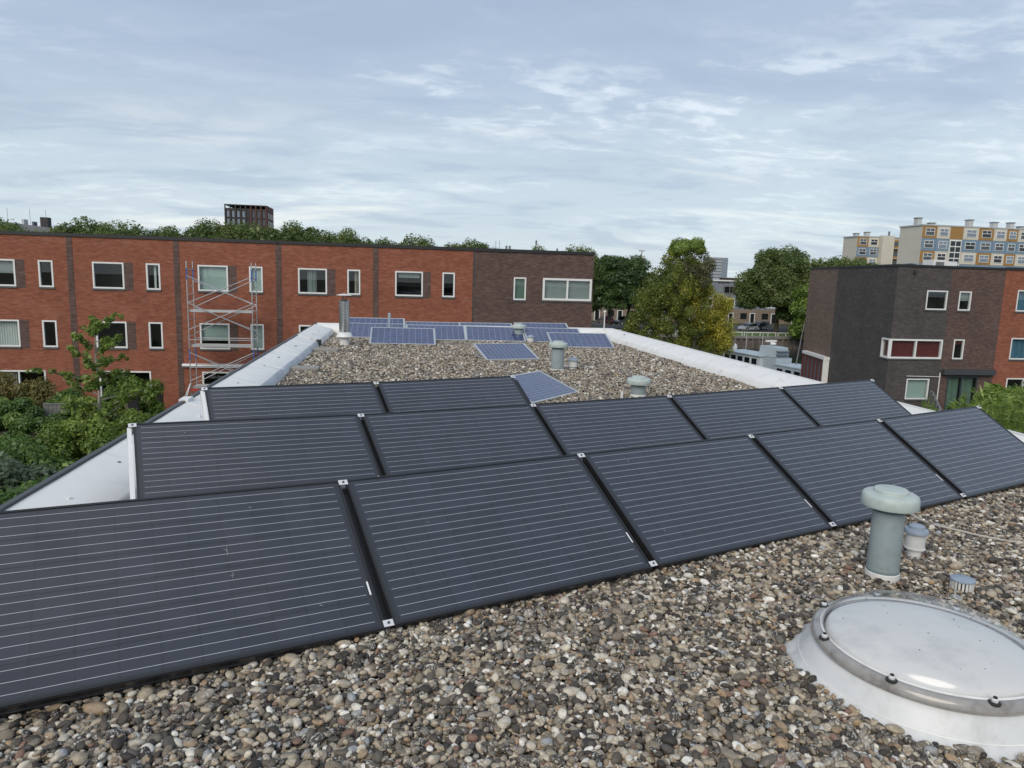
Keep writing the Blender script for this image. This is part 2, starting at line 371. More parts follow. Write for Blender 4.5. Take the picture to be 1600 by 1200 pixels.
M['leaf_hedge'] = leaf_mat('hedge_leaf', [(0.0, (0.054, 0.112, 0.029)), (0.5, (0.112, 0.202, 0.047)), (0.85, (0.190, 0.296, 0.068)), (1.0, (0.360, 0.450, 0.144))])
M['leaf_lime'] = leaf_mat('lime_leaf', [(0.0, (0.093, 0.161, 0.025)), (0.5, (0.179, 0.266, 0.046)), (1.0, (0.359, 0.446, 0.108))])
M['leaf_gold'] = leaf_mat('gold_leaf', [(0.0, (0.091, 0.104, 0.026)), (0.5, (0.195, 0.182, 0.052)), (1.0, (0.338, 0.286, 0.104))])
M['leaf_grey'] = leaf_mat('grey_leaf', [(0.0, (0.084, 0.119, 0.070)), (0.6, (0.154, 0.203, 0.126)), (1.0, (0.252, 0.308, 0.210))])
M['pebble'] = pebble_mat()

# ================================================================ mesh builder
class MB:
    def __init__(self):
        self.v = []; self.f = []; self.m = []; self.uv = []; self.sm = []
    def face(self, pts, m=0, uv=None, smooth=False):
        i = len(self.v)
        self.v += [tuple(p) for p in pts]
        self.f.append(tuple(range(i, i + len(pts)))); self.m.append(m); self.uv.append(uv); self.sm.append(smooth)
    def box(self, lo, hi, m=0, bev=0.0):
        x0, y0, z0 = lo; x1, y1, z1 = hi
        if bev <= 0:
            i = len(self.v)
            self.v += [(x0, y0, z0), (x1, y0, z0), (x1, y1, z0), (x0, y1, z0), (x0, y0, z1), (x1, y0, z1), (x1, y1, z1), (x0, y1, z1)]
            for q in ((0, 3, 2, 1), (4, 5, 6, 7), (0, 1, 5, 4), (1, 2, 6, 5), (2, 3, 7, 6), (3, 0, 4, 7)):
                self.f.append(tuple(i + k for k in q)); self.m.append(m); self.sm.append(False)
                P = [self.v[i + k] for k in q]
                n = max(range(3), key=lambda a: -(max(p[a] for p in P) - min(p[a] for p in P)))
                self.uv.append([(p[0] + p[1] if n != 0 else p[1], p[2]) if n != 2 else (p[0], p[1]) for p in P])
        else:
            b = bev
            self.prism([(x0 + b, y0), (x1 - b, y0), (x1, y0 + b), (x1, y1 - b), (x1 - b, y1), (x0 + b, y1), (x0, y1 - b), (x0, y0 + b)], z0, z1 - b, m, top=False)
            i = len(self.v)
            a = [(x0 + b, y0), (x1 - b, y0), (x1, y0 + b), (x1, y1 - b), (x1 - b, y1), (x0 + b, y1), (x0, y1 - b), (x0, y0 + b)]
            c = [(x0 + 2 * b, y0 + b), (x1 - 2 * b, y0 + b), (x1 - b, y0 + 2 * b), (x1 - b, y1 - 2 * b), (x1 - 2 * b, y1 - b), (x0 + 2 * b, y1 - b), (x0 + b, y1 - 2 * b), (x0 + b, y0 + 2 * b)]
            for k in range(8):
                k2 = (k + 1) % 8
                self.face([(*a[k], z1 - b), (*a[k2], z1 - b), (*c[k2], z1), (*c[k], z1)], m)
            self.face([(*p, z1) for p in c], m)
    def prism(self, poly, z0, z1, m=0, top=True, bottom=True):
        n = len(poly)
        for k in range(n):
            a, b = poly[k], poly[(k + 1) % n]
            d = math.hypot(b[0] - a[0], b[1] - a[1])
            self.face([(*a, z0), (*b, z0), (*b, z1), (*a, z1)], m, [(0, z0), (d, z0), (d, z1), (0, z1)])
        if top: self.face([(*p, z1) for p in poly], m)
        if bottom: self.face([(*p, z0) for p in reversed(poly)], m)
    def extrude(self, prof, axis_pts, m=0, caps=True):
        """profile (list of 3-D points) swept from offset a to offset b"""
        a, b = Vector(axis_pts[0]), Vector(axis_pts[1])
        n = len(prof); P = [Vector(p) for p in prof]
        for k in range(n):
            k2 = (k + 1) % n
            self.face([P[k] + a, P[k2] + a, P[k2] + b, P[k] + b], m)
        if caps:
            self.face([p + a for p in reversed(P)], m); self.face([p + b for p in P], m)
    def tube(self, p0, p1, r0, r1=None, n=8, m=0, caps=True):
        r1 = r0 if r1 is None else r1
        a, b = Vector(p0), Vector(p1); d = (b - a)
        if d.length < 1e-6: return
        d.normalize()
        u = d.orthogonal().normalized(); w = d.cross(u)
        i = len(self.v)
        for c, r in ((a, r0), (b, r1)):
            for k in range(n):
                t = 2 * math.pi * k / n
                self.v.append(tuple(c + u * (r * math.cos(t)) + w * (r * math.sin(t))))
        for k in range(n):
            k2 = (k + 1) % n
            self.f.append((i + k, i + k2, i + n + k2, i + n + k)); self.m.append(m); self.uv.append(None); self.sm.append(n > 5)
        if caps:
            self.f.append(tuple(i + k for k in reversed(range(n)))); self.m.append(m); self.uv.append(None); self.sm.append(False)
            self.f.append(tuple(i + n + k for k in range(n))); self.m.append(m); self.uv.append(None); self.sm.append(False)
    def path(self, pts, r, n=6, m=0):
        for a, b in zip(pts, pts[1:]): self.tube(a, b, r, n=n, m=m)
    def lathe(self, prof, c=(0, 0, 0), n=32, m=0, close=False):
        """profile of (radius, z) from bottom to top"""
        i = len(self.v); k = len(prof)
        for r, z in prof:
            for j in range(n):
                t = 2 * math.pi * j / n
                self.v.append((c[0] + r * math.cos(t), c[1] + r * math.sin(t), c[2] + z))
        for a in range(k - 1 if not close else k):
            a2 = (a + 1) % k
            for j in range(n):
                j2 = (j + 1) % n
                self.f.append((i + a * n + j, i + a * n + j2, i + a2 * n + j2, i + a2 * n + j)); self.m.append(m); self.uv.append(None); self.sm.append(True)
    def disc(self, r, z, c=(0, 0, 0), n=32, m=0, up=True):
        P = [(c[0] + r * math.cos(2 * math.pi * j / n), c[1] + r * math.sin(2 * math.pi * j / n), c[2] + z) for j in range(n)]
        self.face(P if up else P[::-1], m)
    def build(self, name, mats, parent=None, merge=False):
        me = bpy.data.meshes.new(name)
        me.from_pydata(self.v, [], self.f)
        if not isinstance(mats, (list, tuple)): mats = [mats]
        for q in mats: me.materials.append(q)
        me.polygons.foreach_set('material_index', self.m)
        me.polygons.foreach_set('use_smooth', self.sm)
        if any(u is not None for u in self.uv):
            lay = me.uv_layers.new(name='uv')
            k = 0
            for f, u in zip(self.f, self.uv):
                for j in range(len(f)):
                    if u is not None: lay.data[k].uv = u[j]
                    k += 1
        if merge:
            import bmesh
            bm = bmesh.new(); bm.from_mesh(me); bmesh.ops.remove_doubles(bm, verts=bm.verts, dist=1e-4); bm.to_mesh(me); bm.free()
        if any(self.sm): me.set_sharp_from_angle(angle=R(38))
        me.update()
        return link(name, me, parent)
def link(name, me, parent=None, loc=None, rot=None):
    o = bpy.data.objects.new(name, me); COL.objects.link(o)
    if parent: o.parent = parent
    if loc is not None: o.location = loc
    if rot is not None: o.rotation_euler = rot
    return o
def tag(o, label, cat, group=None):
    o['label'] = label; o['category'] = cat
    if group: o['group'] = group
    return o
def thing(name, label, cat, loc=(0, 0, 0), rotz=0.0, group=None):
    o = bpy.data.objects.new(name, None); COL.objects.link(o)
    o.location = loc; o.rotation_euler = (0, 0, rotz); o.empty_display_size = 0.2
    return tag(o, label, cat, group)
def structure(o):
    o['kind'] = 'structure'; return o
def copy_tree(o, parent=None):
    c = o.copy(); COL.objects.link(c); c.parent = parent
    for ch in list(o.children): copy_tree(ch, c)
    return c

# ================================================================ ground, water, roads
GZ, QZ, WZ = -5.9, -7.0, -9.0
g = MB()
def sheet(mb, x0, y0, x1, y1, z, m=0): mb.face([(x0, y0, z), (x1, y0, z), (x1, y1, z), (x0, y1, z)], m)
sheet(g, -2500, -600, 33, 4500, GZ)
sheet(g, 33, -600, 2500, 53.5, GZ)
sheet(g, 33, 112.4, 2500, 4500, QZ)
g.face([(33, 112.4, QZ), (33, 4500, QZ), (33, 4500, GZ), (33, 112.4, GZ)])
g.face([(33, 53.5, GZ), (33, 112.4, GZ), (33, 112.4, WZ - 2), (33, 53.5, WZ - 2)])
g.face([(2500, 53.5, GZ), (33, 53.5, GZ), (33, 53.5, WZ - 2), (2500, 53.5, WZ - 2)])
structure(g.build('ground', M['soil']))
w = MB(); sheet(w, 33.01, 53.51, 2500, 112.39, WZ)
structure(w.build('canal_water', M['water']))
w = MB(); sheet(w, 33.2, 113.3, 400, 124.2, QZ + .004); structure(w.build('grass_verge', M['grass']))
w = MB(); sheet(w, 33.2, 124.4, 400, 139, QZ + .004); structure(w.build('quay_road', M['asphalt']))
w = MB(); w.box((33.2, 124.2, QZ + .001), (400, 124.4, QZ + .12)); w.box((33.2, 139.0, QZ + .001), (400, 139.2, QZ + .12)); structure(w.build('kerb', M['paving']))
w = MB(); sheet(w, -60, 118, 32.9, 139, GZ + .004); sheet(w, 11.6, 58, 28.5, 117.9, GZ + .006); structure(w.build('street', M['asphalt']))
w = MB(); sheet(w, -60, 34.5, 10.4, 37.98, GZ + .004); sheet(w, 10.6, 22, 28.4, 57.9, GZ + .004); structure(w.build('pavement', M['paving']))

# ================================================================ our roof
XL, XR, YF, YN = -1.90, 6.12, 20.95, -4.0
bld = thing('flat_roof_building', 'flat roofed block under the camera with pebbled roof and white parapet edges', 'building', (0, 0, 0))
b = MB()
b.box((-2.36, YN, GZ + .002), (6.50, 21.28, -0.10))
b.build('wall', M['brick_brown'], bld)
b = MB(); sheet(b, -2.3, YN, 6.4, 21.2, -0.012); b.build('roof_deck', M['roof_base'], bld)
def parapet(prof, y0, y1, name, mat, nseg):
    """upstand along Y with slightly uneven skin; prof is a list of (x, z)"""
    mb = MB(); ys = np.linspace(y0, y1, nseg + 1)
    rows = []
    for y in ys:
        rows.append([(x + random.uniform(-1, 1) * .004, y, z + random.uniform(-1, 1) * .0025) for x, z in prof])
    for ra, rb in zip(rows, rows[1:]):
        for k in range(len(prof) - 1):
            mb.face([ra[k], ra[k + 1], rb[k + 1], rb[k]], 0, None, True)
    for row, rev in ((rows[0], False), (rows[-1], True)):
        mb.face(row if not rev else row[::-1])
    return mb.build(name, mat, bld, merge=True)
# left edge: a nearer section with a grey blue strip on its inner face and the farther one all white
pl = [(XL + .02, -.06), (XL, .02), (XL - .035, .125), (XL - .06, .145), (XL - .25, .20), (XL - .47, .262), (XL - .50, .262), (XL - .50, -.1)]
parapet(pl, YN, 17.3, 'parapet', M['membrane'], 50)
pl2 = [(x + (.03 if x > XL - .1 else 0), z + .02 if z > 0.02 else z) for x, z in pl]
parapet(pl2, 17.32, 20.9, 'parapet', M['membrane'], 10)
skin = parapet([(XL + .027, -.05), (XL + .008, .02), (XL - .027, .125), (XL - .055, .152)], 8.9, 17.3, 'inner_face_strip', M['membrane_grey'], 30)
skin['label'] = 'grey blue strip on the inner face of the parapet'
pr = [(XR - .02, -.06), (XR, .02), (XR + .05, .118), (XR + .07, .137), (XR + .22, .20), (XR + .40, .272), (XR + .43, .272), (XR + .43, -.1)]
prr = [(x, z) for x, z in pr][::-1]
parapet(prr, YN, 20.9, 'parapet', M['membrane'], 60)
b = MB()                                           # far upstand across the roof, corner folds in the membrane
nseg = 30; xs = np.linspace(XL - .50, XR + .43, nseg + 1); rows = []
prof = [(20.93, -.06), (20.95, .02), (21.0, .13), (21.02, .16), (21.2, .24), (21.32, .275), (21.35, .275), (21.35, -.1)]
for x in xs: rows.append([(x, y + random.uniform(-1, 1) * .005, z + random.uniform(-1, 1) * .004) for y, z in prof])
for ra, rb in zip(rows, rows[1:]):
    for k in range(len(prof) - 1): b.face([ra[k], rb[k], rb[k + 1], ra[k + 1]], 0, None, True)
b.face(rows[0]); b.face(rows[-1][::-1])
b.build('parapet', M['membrane'], bld, merge=True)
b = MB()
for k in range(7):
    t0, t1 = k / 7, (k + 1) / 7
    zz = .26 if k % 2 else .20
    b.face([(XR - .95 + t0 * .95, 20.6 + t0 * .2, .01), (XR - .95 + t1 * .95, 20.6 + t1 * .2, .01), (XR - .25 + t1 * .45, 20.98, .20 + .05 * ((k + 1) % 2)), (XR - .25 + t0 * .45, 20.98, .20 + .05 * (k % 2))], 0)
b.build('corner_fold', M['membrane'], bld, merge=True)
def seams(prof, ys, name='seam'):
    for y in ys:
        mb = MB(); w2 = random.uniform(.03, .05); off = .007
        q = [(x + off * sgn_, z + off) for (x, z), sgn_ in zip(prof[1:6], [(-1 if prof[1][0] > 0 else 1) * t_ for t_ in (1, 1, .3, 0, 0)])]
        for k in range(len(q) - 1):
            mb.face([(q[k][0], y - w2, q[k][1]), (q[k][0], y + w2, q[k][1]), (q[k + 1][0], y + w2 + .01, q[k + 1][1]), (q[k + 1][0], y - w2 + .01, q[k + 1][1])])
            for e_ in (-1, 1):
                mb.face([(q[k][0], y + e_ * w2, q[k][1]), (q[k + 1][0], y + e_ * w2 + .01, q[k + 1][1]), (q[k + 1][0], y + e_ * w2 + .01, q[k + 1][1] - .012), (q[k][0], y + e_ * w2, q[k][1] - .012)])
        mb.build(name, M['membrane_seam'], bld)
seams(pl, np.arange(2.6, 17, 1.93)); seams(pr, np.arange(3.1, 20.5, 1.93))
b = MB(); b.box((-2.445, YN, -.12), (-2.403, 21.4, .285)); b.build('edge_trim', M['trim_dark'], bld)
b = MB(); b.box((6.553, YN, -.12), (6.585, 21.4, .292)); b.build('edge_trim', M['white_paint'], bld)
b = MB(); b.box((-2.40, 21.353, -.12), (6.55, 21.39, .29)); b.build('edge_trim', M['white_paint'], bld)
for k in range(16):                                # fixings and small patches along the coping
    b = MB(); y = 5 + k * 1.02 + random.uniform(-.2, .2); x = XL - .28 + random.uniform(-.08, .08)
    b.tube((x, y, .19), (x, y, .222), .016, n=6); b.build('fixing', M['trim_dark'] if k % 3 else M['white_paint'], bld)
for k in range(12):
    b = MB(); y = 6 + k * 1.25 + random.uniform(-.3, .3); x = XR + .3 + random.uniform(-.08, .06)
    b.tube((x, y, .21), (x, y, .245), .02, n=6); b.build('fixing', M['trim_dark'] if k % 2 else M['white_paint'], bld)
b = MB(); b.box((-2.47, 8.35, .26), (-2.37, 8.55, .30)); b.build('joint_cover', M['white_paint'], bld)
b = MB(); b.box((XL - .06, 17.22, .0), (XL + .05, 17.32, .172)); b.build('joint_cover', M['black_rubber'], bld)

# ================================================================ gravel (pebbles of the roof)
def make_pebbles():
    protos = []
    import bmesh
    for s in range(10):
        bm = bmesh.new(); bmesh.ops.create_icosphere(bm, subdivisions=3 if s < 7 else 2, radius=0.5)
        rs = np.random.RandomState(s + 3)
        k = rs.normal(size=(5, 3)); ph = rs.uniform(0, 6, 5)
        flat = rs.uniform(.48, .72); wid = rs.uniform(.66, .92)
        for v in bm.verts:
            c = v.co
            d = sum(.055 * math.sin(2.6 * (k[j] @ np.array(c)) + ph[j]) for j in range(5))
            v.co = c * (1 + d)
            v.co.y *= wid; v.co.z *= flat
        for f in bm.faces: f.smooth = True
        me = bpy.data.meshes.new('pebble'); bm.to_mesh(me); bm.free(); me.materials.append(M['pebble'])
        protos.append(bpy.data.objects.new('pebble', me))      # not linked: only the scatter uses it
    return protos
PROTOS = make_pebbles()
def in_circle(P, c, r): return (P[:, 0] - c[0]) ** 2 + (P[:, 1] - c[1]) ** 2 < r * r
SKY_C = (2.37, 2.645)
def region(x0, x1, y0, y1, step, size, seed, z=0.0):
    rs = np.random.RandomState(seed)
    nx, ny = int((x1 - x0) / step), int((y1 - y0) / step)
    gx, gy = np.meshgrid(np.arange(nx), np.arange(ny))
    n = nx * ny
    P = np.stack([x0 + (gx.ravel() + rs.uniform(-.15, 1.15, n)) * step, y0 + (gy.ravel() + rs.uniform(-.15, 1.15, n)) * step, z + rs.uniform(-.35, .35, n) * size], 1)
    S = size * np.exp(rs.normal(0, .30, n))
    return P, S, rs
def cam_front(P, lim=.60):
    """keep the points that stand in a wide cone round the view, so that a step to the side still finds them"""
    c = (P - np.array([0, 0, CAM_H])) @ RW
    return (c[:, 2] > .3) & (np.abs(c[:, 0]) < (.80 * c[:, 2] + .7)) & (c[:, 1] < lim * c[:, 2] + .6)
pts = []
ca, sa = math.cos(R(20.5)), math.sin(R(20.5))
def add_region(args, keep):
    P, S, rs = region(*args)
    k = keep(P); pts.append((P[k], S[k]))
def near_keep(P):
    f = cam_front(P)
    v = -(P[:, 0] + .0) * sa + (P[:, 1] - 3.3) * ca       # distance behind the foot of the front panel row
    return f & (v < .55) & (P[:, 0] > XL) & (P[:, 0] < XR)
def hidden_keep(P):
    v = -(P[:, 0] + .0) * sa + (P[:, 1] - 3.3) * ca
    return (v >= .5) & (P[:, 0] > XL) & (P[:, 0] < XR)
add_region((XL, XR, .7, 6.6, .0178, .0255, 1, .004), near_keep)
add_region((XL, XR, .7, 6.6, .028, .027, 2, .017), near_keep)
add_region((XL, XR, .7, 6.6, .055, .033, 9, .023), near_keep)
add_region((XL, XR, 3.0, 8.2, .034, .036, 3, .006), hidden_keep)
add_region((XL, XR, 8.2, 12.5, .0215, .0270, 4, .006), lambda P: P[:, 0] > -9)
add_region((XL, XR, 8.2, 12.5, .045, .030, 5, .020), lambda P: P[:, 0] > -9)
add_region((XL, XR, 12.5, 20.9, .0265, .0335, 6, .008), lambda P: P[:, 0] > -9)
add_region((XL, XR, 12.5, 20.9, .06, .037, 8, .022), lambda P: P[:, 0] > -9)
P = np.concatenate([a for a, _ in pts]); S = np.concatenate([a for _, a in pts])
# ragged border of the white flange round the skylight, and no stone inside pipes
ang = np.arctan2(P[:, 1] - SKY_C[1], P[:, 0] - SKY_C[0])
rag = .548 + .016 * np.sin(3 * ang + 1) + .018 * np.sin(7 * ang + .4) + .012 * np.sin(13 * ang)
dang = np.angle(np.exp(1j * (ang - R(152)))); rag = rag + .045 * np.exp(-(dang / .30) ** 2)
P[:, 2] += .040 * np.exp(-((np.hypot(P[:, 0] - SKY_C[0], P[:, 1] - SKY_C[1]) - .57) / .10) ** 2)
bad = (np.hypot(P[:, 0] - SKY_C[0], P[:, 1] - SKY_C[1]) < rag)
for c, r in (((2.965, 3.73), .092), ((3.42, 4.02), .07), ((3.35, 3.53), .075), ((3.645, 10.3), .105), ((3.03, 13.27), .10), ((3.38, 13.48), .05), ((3.325, 19.6), .1), ((3.54, 18.9), .05), ((-1.335, 17.66), .11)):
    bad |= in_circle(P, c, r)
P, S = P[~bad], S[~bad]
n = len(P)
# a low heap against the skylight flange
rs = np.random.RandomState(77)
rot = np.stack([rs.normal(0, .30, n), rs.normal(0, .30, n), rs.uniform(0, 6.283, n)], 1)
scl = np.stack([S * rs.uniform(.95, 1.35, n), S * rs.uniform(.85, 1.1, n), S * rs.uniform(.8, 1.15, n)], 1)
# the unevenness of a raked surface
P[:, 2] += .006 * np.sin(P[:, 0] * 3.1 + 1.3 * np.sin(P[:, 1] * 2.2)) + .005 * np.sin(P[:, 1] * 4.3 + P[:, 0])
tint = rs.uniform(0, 1, n); speck = np.where(rs.uniform(0, 1, n) < .30, rs.uniform(.4, 1, n), 0.0)
idx = np.where(P[:, 1] < 7.0, rs.randint(0, 7, n), rs.randint(7, 10, n))
me = bpy.data.meshes.new('gravel')
me.vertices.add(n); me.vertices.foreach_set('co', P.astype(np.float32).ravel())
for nm, ty, arr in (('rot', 'FLOAT_VECTOR', rot), ('scl', 'FLOAT_VECTOR', scl)):
    a = me.attributes.new(nm, ty, 'POINT'); a.data.foreach_set('vector', arr.astype(np.float32).ravel())
for nm, arr in (('tint', tint), ('speck', speck)):
    a = me.attributes.new(nm, 'FLOAT', 'POINT'); a.data.foreach_set('value', arr.astype(np.float32))
a = me.attributes.new('idx', 'INT', 'POINT'); a.data.foreach_set('value', idx.astype(np.int32))
me.update()
gravel = link('gravel', me); gravel['kind'] = 'stuff'
gravel['label'] = 'rounded grey, brown and white river pebbles covering the flat roof'
ng = bpy.data.node_groups.new('scatter_pebbles', 'GeometryNodeTree')
ng.interface.new_socket('Geometry', in_out='INPUT', socket_type='NodeSocketGeometry')
ng.interface.new_socket('Geometry', in_out='OUTPUT', socket_type='NodeSocketGeometry')
gi, go = N(ng, 'NodeGroupInput'), N(ng, 'NodeGroupOutput')
iop = N(ng, 'GeometryNodeInstanceOnPoints'); jn = N(ng, 'GeometryNodeJoinGeometry')
for o in PROTOS[::-1]:
    oi = N(ng, 'GeometryNodeObjectInfo'); oi.inputs['Object'].default_value = o; oi.inputs['As Instance'].default_value = True
    ng.links.new(oi.outputs['Geometry'], jn.inputs[0])
def named(nm, ty):
    a = N(ng, 'GeometryNodeInputNamedAttribute', data_type=ty); a.inputs['Name'].default_value = nm
    return [o for o in a.outputs if o.enabled and o.name == 'Attribute'][0]
ng.links.new(gi.outputs[0], iop.inputs['Points']); ng.links.new(jn.outputs[0], iop.inputs['Instance'])
iop.inputs['Pick Instance'].default_value = True
ng.links.new(named('idx', 'INT'), iop.inputs['Instance Index'])
er = N(ng, 'FunctionNodeEulerToRotation'); ng.links.new(named('rot', 'FLOAT_VECTOR'), er.inputs[0]); ng.links.new(er.outputs[0], iop.inputs['Rotation'])
ng.links.new(named('scl', 'FLOAT_VECTOR'), iop.inputs['Scale'])
ng.links.new(iop.outputs[0], go.inputs[0])
gm = gravel.modifiers.new('scatter', 'NODES'); gm.node_group = ng
print('pebbles', n)

# ================================================================ solar panels
def rot3(y, t, s):
    return Matrix.Rotation(y, 3, 'Z') @ Matrix.Rotation(s, 3, 'Y') @ Matrix.Rotation(t, 3, 'X')
def cell_mesh(name, w, h, ch, mat):
    mb = MB()
    pol = [(ch, 0), (w - ch, 0), (w, ch), (w, h - ch), (w - ch, h), (ch, h), (0, h - ch), (0, ch)]
    mb.prism([(x - w / 2, y - h / 2) for x, y in pol], 0, .0006, bottom=False)
    me = bpy.data.meshes.new(name); me.from_pydata(mb.v, [], mb.f); me.materials.append(mat); me.update()
    return me
def frame_mb(W, H, lip, depth):
    mb = MB()
    for lo, hi in (((0, 0), (W, lip)), ((0, H - lip), (W, H)), ((0, lip), (lip, H - lip)), ((W - lip, lip), (W, H - lip))):
        mb.box((lo[0], lo[1], -depth), (hi[0], hi[1], 0))
    # thin rounded nose along the lower edge
    mb.box((.004, -.004, -depth + .004), (W - .004, 0.0, -.005))
    return mb
def share(cache, key, name, fn, parent):
    if key in cache: return link(name, cache[key], parent)
    o = fn(); cache[key] = o.data; return o
CACHE = {}
def solar_panel(name, label, group, prm, W, H, nx, ny, black, first=False, last=False, low=False):
    x, y, z, yaw, tilt, slope = prm
    Mw = rot3(yaw, tilt, slope)
    root = thing(name, label, 'solar panel', (x, y, z), 0, group)
    root.rotation_euler = Mw.to_euler()
    kd = 'b' if black else 'p'; key = (kd, W, H)
    fm = M['frame_black'] if black else M['alu_grey']
    lip, depth = (.012, .038) if black else (.024, .040)
    share(CACHE, key + ('frame',), 'frame', lambda: frame_mb(W, H, lip, depth).build('frame', fm, root), root)
    def bs():
        mb = MB(); mb.box((lip, lip, -.008), (W - lip, H - lip, -.0035)); return mb.build('backsheet', M['backsheet'] if black else M['backsheet_white'], root)
    share(CACHE, key + ('bs',), 'backsheet', bs, root)
    mx, my = (.034, .020) if black else (.040, .030)
    pw, ph = (W - 2 * mx) / nx, (H - 2 * my) / ny
    ck = key + ('cell', nx, ny)
    if ck not in CACHE:
        gap = .0042 if black else .005
        CACHE[ck] = cell_mesh('solar_cell', pw - gap, ph - gap, .010 if black else .001, M['cell_black'] if black else M['cell_blue'])
    for i in range(nx):
        for j in range(ny):
            link('solar_cell', CACHE[ck], root, (mx + (i + .5) * pw, my + (j + .5) * ph, -.0034))
    if black:
        bk = key + ('bus',)
        if bk not in CACHE:
            mb = MB(); mb.box((-W / 2 + mx + .012, -.00110, 0), (W / 2 - mx - .012, .00110, .0004))
            me = bpy.data.meshes.new('busbar'); me.from_pydata(mb.v, [], mb.f); me.materials.append(M['busbar']); CACHE[bk] = me
        for j in range(ny * 3):
            link('busbar', CACHE[bk], root, (W / 2, my + (j + .5) * ph / 3, -.0027))
    # what carries it: foot rail, feet, rear legs down to the gravel
    Mi = Mw.inverted(); down = Mi @ Vector((0, 0, -1))
    def ground_len(p): return max(.03, (Vector((x, y, z)) + Mw @ Vector(p)).z - .01)
    legm = M['frame_black'] if black else M['alu']
    for u in ((.08, W - .08) if not black else (.05, W - .05)):
        p = Vector((u, H - .06, -depth))
        mb = MB(); mb.tube(p, p + down * ground_len(p), .014, n=6); mb.build('rear_leg', legm, root)
        q = Vector((u, .05, -depth)); a = p + down * (ground_len(p) - .02); c = q + down * (ground_len(q) - .02)
        mb = MB(); mb.tube(c, a, .015, n=6); mb.build('base_rail', legm, root)
    if black:
        mb = MB(); mb.box((W - .03, .03, -.072), (W + .065, H - .03, -depth - .004)); mb.build('gap_shade_strip', M['frame_black'], root)  # black strip added under the gap, stands in for its deep shade
        mb = MB(); mb.box((-.01, .006, -.105), (W + .01, .062, -depth - .003)); mb.build('foot_rail', M['frame_black'], root)
        mb = MB(); mb.box((-.005, .001, -.062), (W + .005, .005, -.050)); mb.build('rail_lip', M['trim_dark'], root)
        for u in (W * .27, W * .76):
            q = Vector((u, .0, -.07)); mb = MB()
            for du in (-.022, .022): mb.tube(q + Vector((du, -.012, 0)), q + Vector((du, -.012, 0)) + down * ground_len(q), .014, n=5)
            mb.build('foot', M['concrete'], root)
        def clamp(u, v):
            mb = MB(); mb.box((u - .026, v - .018, .0008), (u + .026, v + .018, .005)); c = mb.build('clamp', M['clamp'], root)
            mb = MB(); mb.tube((u, v, .0051), (u, v, .011), .007, n=6); mb.build('bolt', M['bolt'], c)
        cu_ = W + .0175
        if not last: clamp(cu_, H - .022); clamp(cu_, .022)
        else: clamp(W - .005, H - .022); clamp(W - .005, .022)
        if first: clamp(-.006, H - .022); clamp(-.006, .022)
        if first:
            mb = MB(); mb.box((-.040, .01, -.085), (-.012, H - .03, -.012)); mb.build('side_rail', M['white_paint'], root)
        mb = MB(); mb.box((W - .028, .20, -.0026), (W - .019, .28, -.0020)); mb.build('label_sticker', M['sticker'], root)
    else:
        mb = MB(); mb.box((.05, -.01, -.075), (W - .05, .05, -depth - .002)); mb.build('foot_rail', M['alu_grey'], root)
    return root
FIT = {'r1': [[-1.5961, 2.695, .1064, .3674, .5588, .0283], [-.0152, 3.3006, .0669, .3585, .5456, .0037], [1.57, 3.8904, .0659, .3584, .5401, .0062], [3.1535, 4.4802, .0568, .3532, .5444, -.0017], [4.745, 5.06, .062, .3572, .5495, -.0079]],
       'r2': [[-1.593, 4.501, .152, .3644, .55, .0291], [-.014, 5.102, .105, .3638, .5458, .0139], [1.558, 5.70, .085, .3504, .5426, .0059], [3.141, 6.275, .077, .335, .5402, -.0062], [4.735, 6.828, .089, .3302, .5405, -.0119]],
       'r3': [[-1.529, 6.145, .13, .358, .5768, .0145], [.053, 6.736, .106, .3564, .5744, .0024]]}
def marks(root, lst):
    for u, v, r_ in lst:
        rs_ = random.Random(int(u * 1000)); mb = MB()
        for a in (rs_.uniform(0, 2), rs_.uniform(2.1, 4), rs_.uniform(4.1, 6.2)):
            c, q = math.cos(a), math.sin(a); l_ = r_ * rs_.uniform(.6, 1.3); w_ = .0011
            mb.face([(u - q * w_, v + c * w_, .0006), (u + q * w_, v - c * w_, .0006), (u + c * l_ + q * w_ * .4, v + q * l_ - c * w_ * .4, .0006), (u + c * l_ - q * w_ * .4, v + q * l_ + c * w_ * .4, .0006)])
        mb.build('dirt_mark', M['dust'], root)
ordn = ['first', 'second', 'third', 'fourth', 'fifth']
rowname = {'r1': 'front row along the pebbles', 'r2': 'middle black row', 'r3': 'rearmost black row'}
rowgroup = {'r1': 'black panels of the front row', 'r2': 'black panels of the middle row', 'r3': 'black panels of the rear row'}
extra = {('r1', 0): 'large black solar panel starting the front row, nearest the camera', ('r1', 1): 'black solar panel second in the front row, next to the nearest one',
         ('r1', 2): 'black solar panel third in the front row, in its middle', ('r1', 3): 'black solar panel fourth in the front row, just behind the tall grey vent pipe',
         ('r1', 4): 'black solar panel ending the front row, farthest toward the dark brick house',
         ('r2', 0): 'black solar panel starting the middle row beside the left parapet, white rail on its side', ('r2', 1): 'black solar panel second in the middle row, touching the tilted loose blue panel',
         ('r2', 2): 'black solar panel third in the middle row, in front of the pale mushroom vent', ('r2', 3): 'black solar panel fourth in the middle row, below the white parapet',
         ('r2', 4): 'black solar panel ending the middle row, in front of the pale green window blind',
         ('r3', 0): 'black solar panel of the rear row beside the left parapet, white rail on its side', ('r3', 1): 'black solar panel of the rear row ending at the loose blue panel'}
